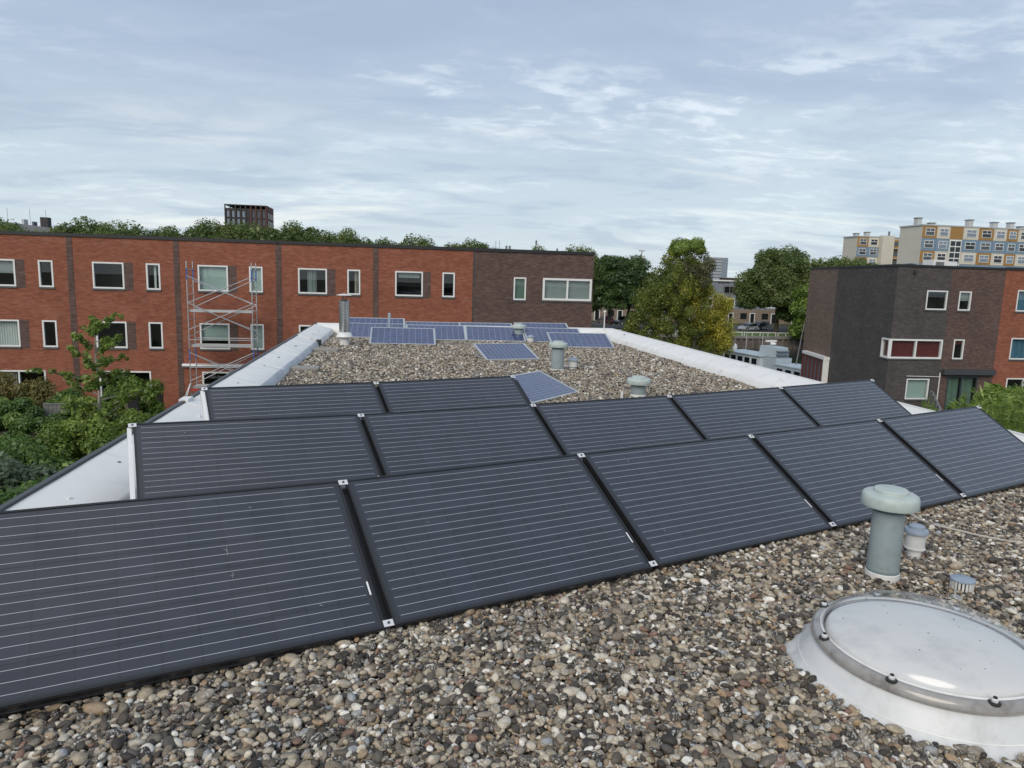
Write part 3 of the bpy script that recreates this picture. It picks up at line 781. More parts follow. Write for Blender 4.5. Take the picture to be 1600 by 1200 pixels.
for rk, lst in FIT.items():
    for i, prm in enumerate(lst):
        pn_ = solar_panel('black_solar_panel', extra[(rk, i)], rowgroup[rk], prm, 1.65, .985, 10, 6, True, first=(i == 0), last=(i == len(lst) - 1))
        rq = random.Random(17 * i + len(rk + extra[(rk, i)]))
        marks(pn_, [(rq.uniform(.1, 1.5), rq.uniform(.1, .9), rq.uniform(.006, .014)) for _ in range(2)] + ([(.99, .585, .035), (1.0, .44, .02)] if (rk, i) == ('r1', 0) else []))
BLUE = [([-.747, 17.774, .06, -.0076, .341, .0043], 'blue solar panel standing alone in front of the first two blue rows'),
        ([-1.51, 19.432, .06, -.0047, .33, .003], 'blue solar panel of the middle blue row beside the steel flue'),
        ([-1.508, 20.391, .056, -.003, .4357, .0005], 'blue solar panel at the flue end of the farthest blue row'),
        ([.15, 19.134, .056, -.0273, .3328, .0007], 'second blue panel from the flue in the middle blue row'),
        ([.155, 20.427, .054, .0055, .3395, .002], 'second blue panel from the flue in the farthest blue row'),
        ([1.787, 19.109, .055, -.0514, .328, .003], 'third blue panel from the flue in the middle row, beside the far vent'),
        ([1.80, 20.741, .051, .015, .3238, -.0007], 'third blue panel from the flue in the farthest blue row'),
        ([3.45, 20.26, .053, .0258, .3896, -.0007], 'blue solar panel ending the farthest row, nearest the dark brick house'),
        ([3.465, 19.023, .054, -.013, .3243, .0032], 'blue solar panel ending the middle blue row behind the small white vent'),
        ([3.888, 17.675, .049, -.0296, .2992, -.0012], 'blue solar panel standing apart in front, close to the right parapet')]
for prm, lab in BLUE:
    solar_panel('blue_solar_panel', lab, 'blue panels at the far end of the roof', prm, 1.65, .99, 10, 6, False)
solar_panel('blue_solar_panel', 'smaller blue solar panel lying nearly flat on the gravel, off the rows', 'loose blue panels lying askew', [1.797, 14.545, .06, .1962, .2512, -.0082], 1.20, .99, 12, 6, False)
solar_panel('blue_solar_panel', 'blue solar panel lying askew against the end of the rear black row', 'loose blue panels lying askew', [1.845, 9.51, .055, .8797, .3559, .0203], 1.51, .775, 6, 12, False)

# ================================================================ vents and small roof things
def mushroom_vent(label, loc, r, h, cap_r, n=40, group=None, base=True):
    t = thing('roof_vent', label, 'vent', loc, 0, group)
    mb = MB(); mb.lathe([(r, .04), (r, h * .18), (r * .985, h * .182), (r * .985, h * .19), (r, h * .192), (r, h - .10 * h), (r * .96, h - .098 * h), (r * .96, h - .085 * h)], n=n); mb.build('pipe', M['grey_pvc'], t)
    mb = MB(); mb.lathe([(r * 1.03, .035), (r * 1.03, h * .15), (r * 1.0, h * .155)], n=n); mb.build('socket_ring', M['grey_pvc_mid'], t)
    if base:
        mb = MB(); mb.lathe([(r * 1.12, -.03), (r * 1.07, .05), (r * 1.02, .055)], n=n); mb.build('base_collar', M['white_pvc'], t)
    mb = MB(); mb.lathe([(r * .95, h - .09 * h), (r * .93, h + .05)], n=n); mb.build('neck', M['grey_pvc_dark'], t)
    c = h; k = cap_r; ch = .108 * (cap_r / .195)
    mb = MB()
    mb.lathe([(k * .55, c + ch * .45), (k * .90, c + ch * .10), (k * .985, c - .004), (k, c), (k * .985, c + ch * .52), (k * .955, c + ch * .72), (k * .90, c + ch * .80), (k * .62, c + ch * .86), (k * .605, c + ch * .86), (k * .595, c + ch * 1.06), (k * .56, c + ch * 1.12), (.001, c + ch * 1.15)], n=n)
    mb.build('cap', M['grey_pvc_pale'], t)
    return t
mushroom_vent('tall grey green vent pipe with mushroom cap, nearest the camera', (2.965, 3.73, 0), .091, .475, .162, 48)
mushroom_vent('pale mushroom vent half hidden behind the middle black panel row', (3.645, 10.3, 0), .112, .215, .185)
mushroom_vent('grey vent pipe standing between the two loose blue panels', (3.03, 13.27, 0), .125, .475, .185)
mushroom_vent('grey vent pipe in front of the far blue panel rows', (3.325, 19.6, 0), .13, .37, .20)
def small_vent(label, loc, r, h, cap_mat, n=32):
    t = thing('small_vent', label, 'vent', loc, 0)
    mb = MB(); mb.lathe([(r * .72, -.03), (r * .72, h * .28), (r * .70, h * .29)], n=n); mb.build('pipe', M['white_pvc'], t)
    mb = MB(); mb.lathe([(r * .72, h * .26), (r * 1.0, h * .275), (r * 1.08, h * .28), (r * 1.08, h * .315), (r, h * .32), (r, h * .78), (r * .9, h * .79)], n=n); mb.build('hood', M['white_pvc'], t)
    mb = MB(); mb.lathe([(r * .9, h * .76), (r * 1.25, h * .755), (r * 1.27, h * .80), (r * 1.15, h * .87), (r * .84, h * .89), (r * .80, h * .97), (r * .62, h * 1.0), (.001, h * 1.02)], n=n); mb.build('cap', cap_mat, t)
    return t
small_vent('small white vent with blue grey cap beside the tall near vent', (3.425, 4.03, 0), .060, .225, M['blue_grey_pvc'])
small_vent('small white vent beside the grey vent amid the far gravel', (3.385, 13.48, 0), .085, .25, M['blue_grey_pvc'])
small_vent('small white vent in front of the end panel of the middle blue row', (3.54, 18.9, 0), .085, .23, M['blue_grey_pvc'])
t = thing('slotted_vent_cap', 'low slotted grey vent cap set in the gravel behind the skylight', 'vent cap', (3.35, 3.53, 0))
mb = MB(); mb.lathe([(.063, .060), (.067, .062), (.067, .070), (.062, .074), (.001, .078)], n=32); mb.build('lid', M['blue_grey_pvc'], t)
mb = MB(); mb.lathe([(.050, -.02), (.050, .065)], n=24); mb.build('inner_pipe', M['black_rubber'], t)
mb = MB()
for k in range(20):
    a = 2 * math.pi * k / 20; c, s = math.cos(a), math.sin(a)
    o_ = [(.055 * c - .0055 * s, .055 * s + .0055 * c), (.055 * c + .0055 * s, .055 * s - .0055 * c), (.063 * c + .0055 * s, .063 * s - .0055 * c), (.063 * c - .0055 * s, .063 * s + .0055 * c)]
    mb2 = MB(); mb2.prism(o_[::-1], -.01, .060); mb2.build('slat', M['white_pvc'], t)
# stainless flue
t = thing('flue_pipe', 'shiny stainless steel flue with flat rain cap at the roof corner', 'flue', (-1.335, 17.66, 0))
mb = MB(); mb.lathe([(.128, .24), (.128, .98), (.134, .985), (.134, 1.0), (.128, 1.005), (.128, 1.055), (.134, 1.06), (.134, 1.09), (.12, 1.10), (.11, 1.10)], n=36); mb.build('pipe', M['steel'], t)
mb = MB(); mb.lathe([(.20, .215), (.205, .22), (.15, .325), (.129, .335)], n=36); mb.build('storm_collar', M['white_pvc'], t)
mb = MB(); mb.lathe([(.118, -.05), (.118, .235)], n=32); mb.build('base_pipe', M['white_pvc'], t)
mb = MB(); mb.lathe([(.06, 1.225), (.185, 1.225), (.187, 1.232), (.12, 1.25), (.001, 1.268)], n=32); mb.build('rain_cap', M['white_pvc'], t)
for k in range(3):
    a = 2.1 * k + .4; mb = MB(); mb.tube((.05 * math.cos(a), .05 * math.sin(a), 1.07), (.05 * math.cos(a), .05 * math.sin(a), 1.23), .010, n=6); mb.build('cap_support', M['bolt'], t)
mb = MB(); mb.lathe([(.045, 1.05), (.045, 1.12), (.001, 1.13)], n=16); mb.build('inner_pipe', M['bolt'], t)
t = thing('cut_pipe', 'thin white pipe stub upright in the gravel behind the rear panels', 'pipe', (3.24, 9.85, 0))
mb = MB(); mb.lathe([(.022, -.03), (.022, .165), (.017, .166), (.017, .10)], n=14); mb.build('pipe', M['white_pvc'], t)
t = thing('vent_pole', 'thin grey pole rising behind the blue solar panel in front', 'pole', (-.27, 19.0, 0))
mb = MB(); mb.lathe([(.036, -.03), (.036, .74), (.030, .75), (.03, .6)], n=14); mb.build('pipe', M['blue_grey_pvc'], t)
t = thing('white_pole', 'thin white pole at the far right corner of the parapet', 'pole', (6.22, 21.0, .20))
mb = MB(); mb.tube((0, 0, 0), (0, 0, .62), .018, n=10); mb.build('pipe', M['white_pvc'], t)
mb = MB(); mb.lathe([(.02, .60), (.045, .605), (.045, .645), (.001, .66)], n=14); mb.build('cap', M['white_pvc'], t)
# concrete blocks by the left parapet, round ballast stone under the middle row
for loc, rz, lab in (((-1.70, 12.95, 0), .05, 'grey concrete block against the left parapet, nearer one'), ((-1.62, 16.1, 0), -.03, 'grey concrete block against the left parapet, by the dark joint')):
    mb = MB(); mb.box((-.27, -.17, -.03), (.27, .17, .085), bev=.008)
    o = mb.build('concrete_block', M['concrete']); o.location = loc; o.rotation_euler = (0.01, .015, rz); tag(o, lab, 'block')
mb = MB(); mb.lathe([(.17, -.02), (.185, .015), (.19, .06), (.175, .095), (.12, .112), (.001, .116)], n=30)
o = mb.build('ballast_stone', M['aggregate']); o.location = (-1.66, 5.10, 0); tag(o, 'round pebble aggregate ballast stone by the parapet under the middle row', 'ballast')
cp = [(4.05, 5.02, .045), (3.95, 4.62, .036), (4.1, 4.35, .034), (4.25, 4.18, .034), (4.5, 4.0, .034), (4.62, 3.80, .034), (4.9, 3.6, .034), (5.3, 3.35, .034)]
def smooth_path(pts, k=6):
    out = []
    for i in range(len(pts) - 1):
        p0, p1, p2, p3 = [Vector(pts[max(0, min(len(pts) - 1, i + d))]) for d in (-1, 0, 1, 2)]
        for s in range(k):
            u = s / k
            out.append(.5 * ((2 * p1) + (p2 - p0) * u + (2 * p0 - 5 * p1 + 4 * p2 - p3) * u * u + (3 * p1 - p0 - 3 * p2 + p3) * u ** 3))
    out.append(Vector(pts[-1])); return out
mb = MB(); mb.path(smooth_path(cp), .0075, 8); tag(mb.build('cable', M['cable']), 'thin pale cable lying on the pebbles behind the near vent', 'cable')
cp2 = [(.95, 17.35, .04), (1.3, 17.7, .036), (1.9, 17.9, .036), (2.6, 18.1, .036), (3.2, 18.2, .036)]
mb = MB(); mb.path(smooth_path(cp2), .012, 6); tag(mb.build('cable', M['cable']), 'pale cable on the gravel in front of the middle blue row', 'cable')

# skylight
t = thing('skylight', 'round domed skylight with clear acrylic cover on a white upstand', 'skylight', (SKY_C[0], SKY_C[1], 0))
mb = MB(); mb.lathe([(.80, -.03), (.74, .006), (.64, .016), (.575, .034), (.540, .056), (.518, .084), (.494, .124), (.474, .149), (.460, .156), (.40, .156)], n=96); mb.build('curb', M['curb'], t)
mb = MB(); mb.lathe([(.5295, .0710), (.5315, .0695), (.5325, .0675)], n=96); mb.build('curb_seam', M['opal'], t)
mb = MB(); mb.lathe([(.44, .160), (.462, .152), (.480, .156), (.487, .168), (.484, .186), (.472, .199), (.455, .204), (.446, .201), (.432, .190), (.432, .165)], n=96, close=True); mb.build('rim', M['rim'], t)
mb = MB(); mb.lathe([(.435, .200), (.441, .2085), (.448, .203)], n=96); mb.build('dome_bead', M['white_pvc'], t)
prof = [(.437 * math.cos(a), .200 + .145 * math.sin(a)) for a in np.linspace(0, math.pi / 2 - .01, 20)]
mb = MB(); mb.lathe(prof, n=96); mb.build('dome', M['dome'], t)
prof = [(.424 * math.cos(a), .184 + .060 * math.sin(a)) for a in np.linspace(0, math.pi / 2 - .01, 14)]
mb = MB(); mb.lathe(prof, n=96); mb.build('inner_dome', M['opal'], t)
for k in range(8):
    a = R(45 * k - 100); c, s = math.cos(a), math.sin(a); x, y = .464 * c, .464 * s
    mb = MB(); mb.lathe([(.022, .214), (.023, .221), (.020, .224), (.016, .225)], (x, y, -.016), n=16); cl = mb.build('clamp', M['black_rubber'], t)
    mb = MB(); mb.lathe([(.013, .224), (.013, .234), (.009, .238), (.001, .239)], (x, y, -.016), n=8); mb.build('screw_cap', M['alu_pale'], cl)
    mb = MB(); mb.lathe([(.008, .238), (.008, .244), (.001, .245)], (x, y, -.016), n=6); mb.build('screw', M['black_rubber'], cl)
rs2 = random.Random(5); mb = MB()
for k in range(42):                                     # droppings and grit on the dome
    a, rr = rs2.uniform(0, 6.28), .40 * math.sqrt(rs2.uniform(.02, .85)); e = math.acos(rr / .437); z = .200 + .145 * math.sin(e) + .001
    x, y = rr * math.cos(a), rr * math.sin(a); s = rs2.uniform(.0014, .0035)
    mb.lathe([(s, 0), (s * .8, s * .6), (.0001, s * .8)], (x, y, z), n=5)
o = mb.build('grit', M['black_rubber'], t); o['kind'] = 'stuff'

# ================================================================ houses
def facade(mb, p0, p1, z0, z1, holes, uo=0.0, recess=.14, room=.9, m=0, mroom=1):
    """brick sheet from p0 to p1 (outward normal to the right of that direction) with openings, reveals and dark rooms behind"""
    p0, p1 = Vector((*p0, 0)), Vector((*p1, 0)); e = (p1 - p0); Lw = e.length; e.normalize(); nrm = Vector((e.y, -e.x, 0))
    xs = sorted({0.0, Lw, *[h[0] for h in holes], *[h[1] for h in holes]}); zs = sorted({z0, z1, *[h[2] for h in holes], *[h[3] for h in holes]})
    P = lambda a, z, d=0.0: tuple(p0 + e * a - nrm * d + Vector((0, 0, z)))
    for a0, a1 in zip(xs, xs[1:]):
        for c0, c1 in zip(zs, zs[1:]):
            ma, mc = (a0 + a1) / 2, (c0 + c1) / 2
            if any(h[0] < ma < h[1] and h[2] < mc < h[3] for h in holes): continue
            mb.face([P(a0, c0), P(a1, c0), P(a1, c1), P(a0, c1)], m, [(uo + a0, c0), (uo + a1, c0), (uo + a1, c1), (uo + a0, c1)])
    for hq in holes:
        a0, a1, c0, c1 = hq[:4]
        if len(hq) > 4: continue
        for q, d0, d1, mm in (([(a0, c0), (a0, c1)], 0, recess, m), ([(a1, c1), (a1, c0)], 0, recess, m), ([(a0, c1), (a1, c1)], 0, recess, m), ([(a1, c0), (a0, c0)], 0, recess, m),
                              ([(a0, c0), (a0, c1)], recess, room, mroom), ([(a1, c1), (a1, c0)], recess, room, mroom), ([(a0, c1), (a1, c1)], recess, room, mroom), ([(a1, c0), (a0, c0)], recess, room, mroom)):
            (u0, w0), (u1, w1) = q
            mb.face([P(u0, w0, d0), P(u0, w0, d1), P(u1, w1, d1), P(u1, w1, d0)], mm, [(u0, w0), (u0 + d1, w0), (u1 + d1, w1), (u1, w1)])
        mb.face([P(a0, c0, room), P(a1, c0, room), P(a1, c1, room), P(a0, c1, room)], mroom)
def bar(mb, P, a0, a1, z0, z1, d0, d1, m=0):
    """box in facade coordinates: along a, up z, depth d (positive inward)"""
    c = [P(a0, z0, d0), P(a1, z0, d0), P(a1, z0, d1), P(a0, z0, d1), P(a0, z1, d0), P(a1, z1, d0), P(a1, z1, d1), P(a0, z1, d1)]
    for q in ((0, 3, 2, 1), (4, 5, 6, 7), (0, 1, 5, 4), (1, 2, 6, 5), (2, 3, 7, 6), (3, 0, 4, 7)): mb.face([c[k] for k in q], m)
def frame_of(p0, p1):
    p0, p1 = Vector((*p0, 0)), Vector((*p1, 0)); e = (p1 - p0).normalized(); nrm = Vector((e.y, -e.x, 0))
    return lambda a, z, d=0.0: tuple(p0 + e * a - nrm * d + Vector((0, 0, z)))
def curtain_mb(P, a0, a1, z0, z1, d, folds=0, amp=.035, rs=random):
    mb = MB()
    n = max(2, int((a1 - a0) / .035)) if folds else 1
    ph = rs.uniform(0, 6)
    pts = []
    for i in range(n + 1):
        a = a0 + (a1 - a0) * i / n
        dd = d + (amp * (math.sin(2 * math.pi * folds * i / n + ph) + .4 * math.sin(2 * math.pi * folds * 2.3 * i / n)) if folds else 0)
        pts.append((a, dd))
    for (a, da), (b_, db) in zip(pts, pts[1:]):
        mb.face([P(a, z0, da), P(b_, z0, db), P(b_, z1, db), P(a, z1, da)], 0, None, bool(folds))
    for (a, da), (b_, db) in zip(pts, pts[1:]):
        mb.face([P(b_, z0, db + .012), P(a, z0, da + .012), P(a, z1, da + .012), P(b_, z1, db + .012)], 0, None, bool(folds))
    return mb
def window(parent, P, a0, a1, z0, z1, mull=(), fw=.075, mat='white_paint', sill=True, cover=None, proud=-.02, name='window', transom=None):
    """white framed window set in an opening; mull are the places of uprights; cover is (kind, material, from, to, drop)"""
    mb = MB(); d0, d1 = proud, .10
    bar(mb, P, a0, a1, z1 - fw, z1, d0, d1); bar(mb, P, a0, a1, z0, z0 + fw, d0, d1)
    bar(mb, P, a0, a0 + fw, z0 + fw, z1 - fw, d0, d1); bar(mb, P, a1 - fw, a1, z0 + fw, z1 - fw, d0, d1)
    for u in mull: bar(mb, P, u - fw * .45, u + fw * .45, z0 + fw, z1 - fw, d0 + .004, d1)
    if transom: bar(mb, P, a0 + fw, a1 - fw, transom - .025, transom + .025, d0 + .006, d1)
    wo = mb.build(name, M[mat], parent)
    edges = [a0 + fw * .9] + list(mull) + [a1 - fw * .9]
    for u0, u1 in zip(edges, edges[1:]):
        g_ = MB(); bar(g_, P, u0, u1, z0 + fw * .9, z1 - fw * .9, .05, .058); g_.build('pane', M['glass'], wo)
    if sill:
        s_ = MB(); bar(s_, P, a0 - .03, a1 + .03, z0 - .085, z0 - .003, -.05, .10); s_.build('sill', M['sill'], wo)
    for cv in (cover or []):
        kind, mt, f0, f1, drop = cv
        A0, A1 = a0 + .03 + (a1 - a0 - .06) * f0, a0 + .03 + (a1 - a0 - .06) * f1
        zt = z1 - .03; zb = z1 - .03 - (z1 - z0 - .06) * drop
        curtain_mb(P, A0, A1, zb, zt, .17 if kind != 'c' else .22, folds=int((A1 - A0) / .11) if kind == 'c' else 0).build('curtain' if kind == 'c' else 'blind', M[mt], wo)
    return wo
ZT = 3.14 - GZ           # height of the parapet above the ground (house local z = 0 at the ground)
U1 = (.63 - GZ, 1.93 - GZ); L1 = (-2.33 - GZ, -1.0 - GZ); G1 = (.12, -3.50 - GZ)
HW, HD = 4.92, 9.0
def red_house(x0, label, uo, covers, w=HW, pil=True, group='red brick terraced houses', awning=False, door=True, p_left=False):
    h = thing('terraced_house', label, 'house', (x0, 38, GZ), 0, group)
    P = frame_of((0, 0), (w, 0))
    wide, nar, gnd = (.98, 2.43), (3.46, 4.12), (1.02, 3.47)
    holes = [(*wide, *U1), (*nar, *U1), (*wide, *L1), (*nar, *L1), (*gnd, *G1)]
    mb = MB(); facade(mb, (0, 0), (w, 0), 0, ZT, holes, uo)
    mb.face([(w - .003, .0, 0), (w - .003, HD, 0), (w - .003, HD, ZT), (w - .003, 0, ZT)], 0, [(0, 0), (HD, 0), (HD, ZT), (0, ZT)])
    mb.face([(.003, HD, 0), (.003, 0, 0), (.003, 0, ZT), (.003, HD, ZT)], 0, [(0, 0), (HD, 0), (HD, ZT), (0, ZT)])
    mb.face([(w, HD, 0), (0, HD, 0), (0, HD, ZT), (w, HD, ZT)], 0, [(0, 0), (w, 0), (w, ZT), (0, ZT)])
    mb.build('wall', [M['brick_red'], M['room']], h)
    mb = MB(); mb.box((.003, .1, ZT - .12), (w - .003, HD, ZT - .06)); mb.build('roof', M['trim_dark'], h)
    mb = MB(); mb.box((0.002, -.055, ZT - .03), (w - .002, .12, ZT + .13)); mb.box((0.002, HD - .1, ZT - .03), (w - .002, HD + .05, ZT + .13)); mb.build('roof_trim', M['trim_black'], h)
    if pil:
        mb = MB(); bar(mb, P, w - .15, w + .13, 0, ZT - .03, -.012, .05); o = mb.build('pilaster', M['brick_brown'], h); uvfix(o)
    for (z0, z1) in (U1, L1):
        mb = MB(); bar(mb, P, wide[1] + .005, wide[1] + .42, z0 - .08, z1, -.006, .05); o = mb.build('brick_panel', M['brick_brown'], h); uvfix(o)
    window(h, P, *wide, *U1, cover=covers.get('uw')); window(h, P, *nar, *U1, cover=covers.get('un'))
    window(h, P, *wide, *L1, cover=covers.get('lw'), transom=covers.get('ltr')); window(h, P, *nar, *L1, cover=covers.get('ln'))
    window(h, P, *gnd, *G1, mull=((gnd[0] + gnd[1]) / 2,), cover=covers.get('g'), name='patio_door', sill=False)
    if awning:
        mb = MB(); mb.tube((.1, -.12, -3.17 - GZ), (3.7, -.12, -3.17 - GZ), .085, n=10); bar(mb, P, .1, 3.7, -3.27 - GZ, -3.08 - GZ, -.12, -.002)
        mb.build('awning', M['alu_pale'], h)
    return h
def uvfix(o):
    me = o.data; lay = me.uv_layers.get('uv') or me.uv_layers.new(name='uv')
    for poly in me.polygons:
        for li in poly.loop_indices:
            co = me.vertices[me.loops[li].vertex_index].co; n_ = poly.normal
            lay.data[li].uv = (co.x if abs(n_.y) > abs(n_.x) else co.y, co.z)
gr = ('blind_grey', 'blind')
red_house(-20.90, 'red brick terraced house with white lower curtains, leftmost of the terrace', 0.0,
          {'uw': [('b', 'blind_grey', 0, 1, .52)], 'lw': [('c', 'curtain_white', 0, 1, 1)], 'g': [('c', 'curtain_beige', .0, .42, 1)]})
red_house(-15.98, 'red brick house with bare dark windows behind the garden tree', 1.3, {'un': [('c', 'curtain_white', .45, .62, 1)]})
red_house(-11.06, 'red brick house behind the scaffold tower, pale green blinds down', 2.9,
          {'uw': [('b', 'blind', 0, 1, 1)], 'un': [('b', 'blind', 0, 1, 1)], 'lw': [('b', 'blind', 0, 1, .64)], 'ln': [('b', 'blind', 0, 1, 1)]}, awning=True)
red_house(-6.17, 'red brick house right of the scaffold, behind the steel flue', 4.2, {'uw': [('c', 'blind_grey', .30, .62, 1)], 'un': [('c', 'curtain_beige', .55, .85, 1)]})
red_house(-1.23, 'red brick house next to the dark brick end house', 5.5, {'uw': [('b', 'blind_grey', .1, .9, .25)]}, w=5.08, pil=False)
red_house(-25.82, 'red brick house beyond the left picture edge', 6.5, {})
# dark brick end house of the terrace
h = thing('terraced_house', 'dark purple brown brick end house with wide two pane corner window', 'house', (3.86, 38, GZ))
we = 6.64; P = frame_of((0, 0), (we, 0))
wn, ww = (2.22, 2.90), (3.82, 6.57)
holes = [(*wn, .57 - GZ, 1.79 - GZ), (*ww, .60 - GZ, 1.80 - GZ), (2.2, 2.9, *L1), (3.9, 5.6, *L1), (1.0, 3.4, *G1)]
mb = MB(); facade(mb, (0, 0), (we, 0), 0, ZT, holes, 7.7)
mb.face([(we, 0, 0), (we, HD, 0), (we, HD, ZT), (we, 0, ZT)], 0, [(0, 0), (HD, 0), (HD, ZT), (0, ZT)])
mb.face([(.003, HD, 0), (.003, 0, 0), (.003, 0, ZT), (.003, HD, ZT)], 0, [(0, 0), (HD, 0), (HD, ZT), (0, ZT)])
mb.face([(we, HD, 0), (0, HD, 0), (0, HD, ZT), (we, HD, ZT)], 0, [(0, 0), (we, 0), (we, ZT), (0, ZT)])
mb.build('wall', [M['brick_brown'], M['room']], h)
mb = MB(); mb.box((.003, .1, ZT - .12), (we - .1, HD, ZT - .06)); mb.build('roof', M['trim_dark'], h)
mb = MB(); mb.box((.002, -.06, ZT - .03), (we + .06, .12, ZT + .13)); mb.box((we - .1, .12, ZT - .03), (we + .06, HD, ZT + .13)); mb.build('roof_trim', M['trim_black'], h)
mb = MB(); bar(mb, P, .0, .09, 0, ZT - .03, -.01, .04); uvfix(mb.build('edge_strip', M['brick_dark'], h))
window(h, P, *wn, .57 - GZ, 1.79 - GZ, cover=[('b', 'curtain_green', 0, 1, 1)])
window(h, P, *ww, .60 - GZ, 1.80 - GZ, mull=(5.2,), fw=.11, cover=[('b', 'blind_grey', 0, 1, 1)], proud=-.05)
window(h, P, 2.2, 2.9, *L1); window(h, P, 3.9, 5.6, *L1); window(h, P, 1.0, 3.4, *G1, mull=(2.2,), name='patio_door', sill=False)

# ---- right block: dark corner house and its red neighbour
A, Bp, Cp = (29.0, 38.0), (30.47, 46.05), (32.0, 52.0)
def loc2(p): return (p[0] - A[0], p[1] - A[1])
h = thing('corner_house', 'dark grey and brown brick corner house with red blinds in a wrapping window', 'house', (A[0], A[1], GZ))
a_, b_, c_ = (0, 0), loc2(Bp), loc2(Cp)
LAB = math.hypot(b_[0], b_[1]); LBC = math.hypot(c_[0] - b_[0], c_[1] - b_[1])
CW = (-2.36 - GZ, -1.18 - GZ)
mb = MB()
facade(mb, b_, a_, 0, ZT, [(LAB - .95, LAB - .0, *CW, 1)], 0)
W1 = 3.62
facade(mb, (0, 0), (W1, 0), 0, ZT, [(2.07, 3.47, .60 - GZ, 1.75 - GZ), (.0, 3.50, *CW, 1), (1.38, 2.92, -4.85 - GZ, -3.58 - GZ)], LAB)
mb.build('wall', [M['brick_dark'], M['room']], h)
mb = MB()
facade(mb, (W1, 0), (7.25, 0), 0, ZT, [(4.25 - W1, 5.08 - W1, .60 - GZ, 1.75 - GZ), (4.28 - W1, 5.0 - W1, -2.36 - GZ, -1.15 - GZ), (4.15 - W1, 6.25 - W1, .1, -3.42 - GZ)], LAB + W1)
mb.build('wall', [M['brick_brown'], M['room']], h)
mb = MB(); facade(mb, c_, b_, 0, ZT, [], 3.0)
mb.face([(7.25, 0, 0), (7.25, 14, 0), (7.25, 14, ZT), (7.25, 0, ZT)], 0, [(0, 0), (14, 0), (14, ZT), (0, ZT)])
mb.face([(7.25, 14, 0), (*c_, 0), (*c_, ZT), (7.25, 14, ZT)], 0, [(0, 0), (4, 0), (4, ZT), (0, ZT)])
mb.build('wall', [M['brick_tan'], M['room']], h)
mb = MB(); mb.prism([(.05, .05), (7.2, .05), (7.2, 13.9), (c_[0] + .05, c_[1] - .05), (b_[0] + .06, b_[1])], ZT - .14, ZT - .08); mb.build('roof', M['trim_dark'], h)
mb = MB()
for p, q in ((c_, b_), (b_, a_), (a_, (7.25, 0))):
    PP = frame_of(p, q); Lq = math.hypot(q[0] - p[0], q[1] - p[1]); bar(mb, PP, -.01, Lq + .03, ZT - .04, ZT + .09, -.05, .10)
mb.build('roof_trim', M['trim_black'], h)
PF = frame_of((0, 0), (7.25, 0)); PS = frame_of(b_, a_)
window(h, PF, 2.07, 3.47, .60 - GZ, 1.75 - GZ, cover=[('b', 'curtain_green', 0, 1, .12)])
window(h, PF, 4.25, 5.08, .60 - GZ, 1.75 - GZ, cover=[('b', 'blind_grey', 0, 1, .5)])
wn_ = window(h, PF, .0, 3.50, *CW, mull=(1.72,), fw=.10, cover=[('b', 'blind_red', 0, 1, 1)], proud=-.05); wn_['label'] = 'white corner window with dark red blinds'
window(h, PS, LAB - .95, LAB - .004, *CW, fw=.10, cover=[('b', 'blind_rust', 0, 1, 1)], proud=-.05)
window(h, PF, 4.28, 5.0, -2.36 - GZ, -1.15 - GZ, cover=[('b', 'blind_red', 0, 1, .25)])
window(h, PF, 1.38, 2.92, -4.85 - GZ, -3.58 - GZ, cover=[('b', 'blind', 0, 1, 1)])
window(h, PF, 4.15, 6.25, .1, -3.42 - GZ, mull=(5.15,), mat='grey_frame', name='patio_door', sill=False, cover=[('c', 'curtain_green', 0, .46, 1), ('c', 'curtain_green', .5, .94, 1)])
mb = MB(); bar(mb, PF, 3.66, 7.22, -3.30 - GZ, -2.98 - GZ, -.28, -.004); mb.build('awning', M['trim_dark'], h)
mb = MB(); mb.tube((3.55, -.06, 1.0), (3.55, -.06, -3.2 - GZ), .035, n=8); mb.tube((3.55, -.06, -3.45 - GZ), (1.3, -.06, -3.42 - GZ), .022, n=6); mb.build('drainpipe', M['white_pvc'], h)
mb = MB(); bar(mb, PF, 1.28, 3.02, -3.55 - GZ, -3.46 - GZ, -.03, -.003); bar(mb, PF, 2.95, 3.02, -4.9 - GZ, -3.56 - GZ, -.03, -.003); mb.build('window_surround', M['trim_dark'], h)
mb = MB(); mb.lathe([(.09, 0), (.09, .18)], (1.1, -.05, ZT - .45), n=8); mb.build('roof_spout', M['trim_black'], h)
# glazed porch with white fascia at the foot of the side wall
PC = frame_of(c_, b_)
po = thing('glazed_porch', 'white topped glazed porch with dark red posts at the corner house wall', 'porch', (A[0], A[1], GZ))
z0, z1 = .0, -3.42 - GZ
mb = MB(); bar(mb, PC, 1.2, LBC + .10, z1, z1 + .20, -.42, -.01); mb.build('fascia', M['white_paint'], po)
mb = MB(); bar(mb, PC, LBC - .06, LBC + .10, z0, z1 - .002, -.42, -.30); mb.build('corner_post', M['white_paint'], po)
mb = MB(); bar(mb, PC, LBC + .02, LBC + .06, z0, z1 - .002, -.29, -.02); mb.build('side_panel', M['white_paint'], po)
for k in range(6):
    a = 1.25 + k * (LBC - 1.5) / 5.4
    mb = MB(); bar(mb, PC, a, a + .16, z0, z1 - .002, -.40, -.28); mb.build('post', M['wood_red'], po)
mb = MB(); bar(mb, PC, 1.25, LBC - .07, .4, z1 - .01, -.16, -.14); mb.build('glazing', M['pale_glass'], po)
# the red house next door
red_house(36.26, 'red brick house with blue curtains, at the far right edge', 8.8,
          {'uw': [('c', 'curtain_blue', 0, 1, 1)], 'lw': [('c', 'curtain_blue', 0, 1, 1)], 'un': [('c', 'curtain_white', 0, 1, 1)], 'g': [('c', 'curtain_white', .55, .75, 1)]})
red_house(41.18, 'red brick house outside the frame beyond the blue curtained one', 1.1, {})
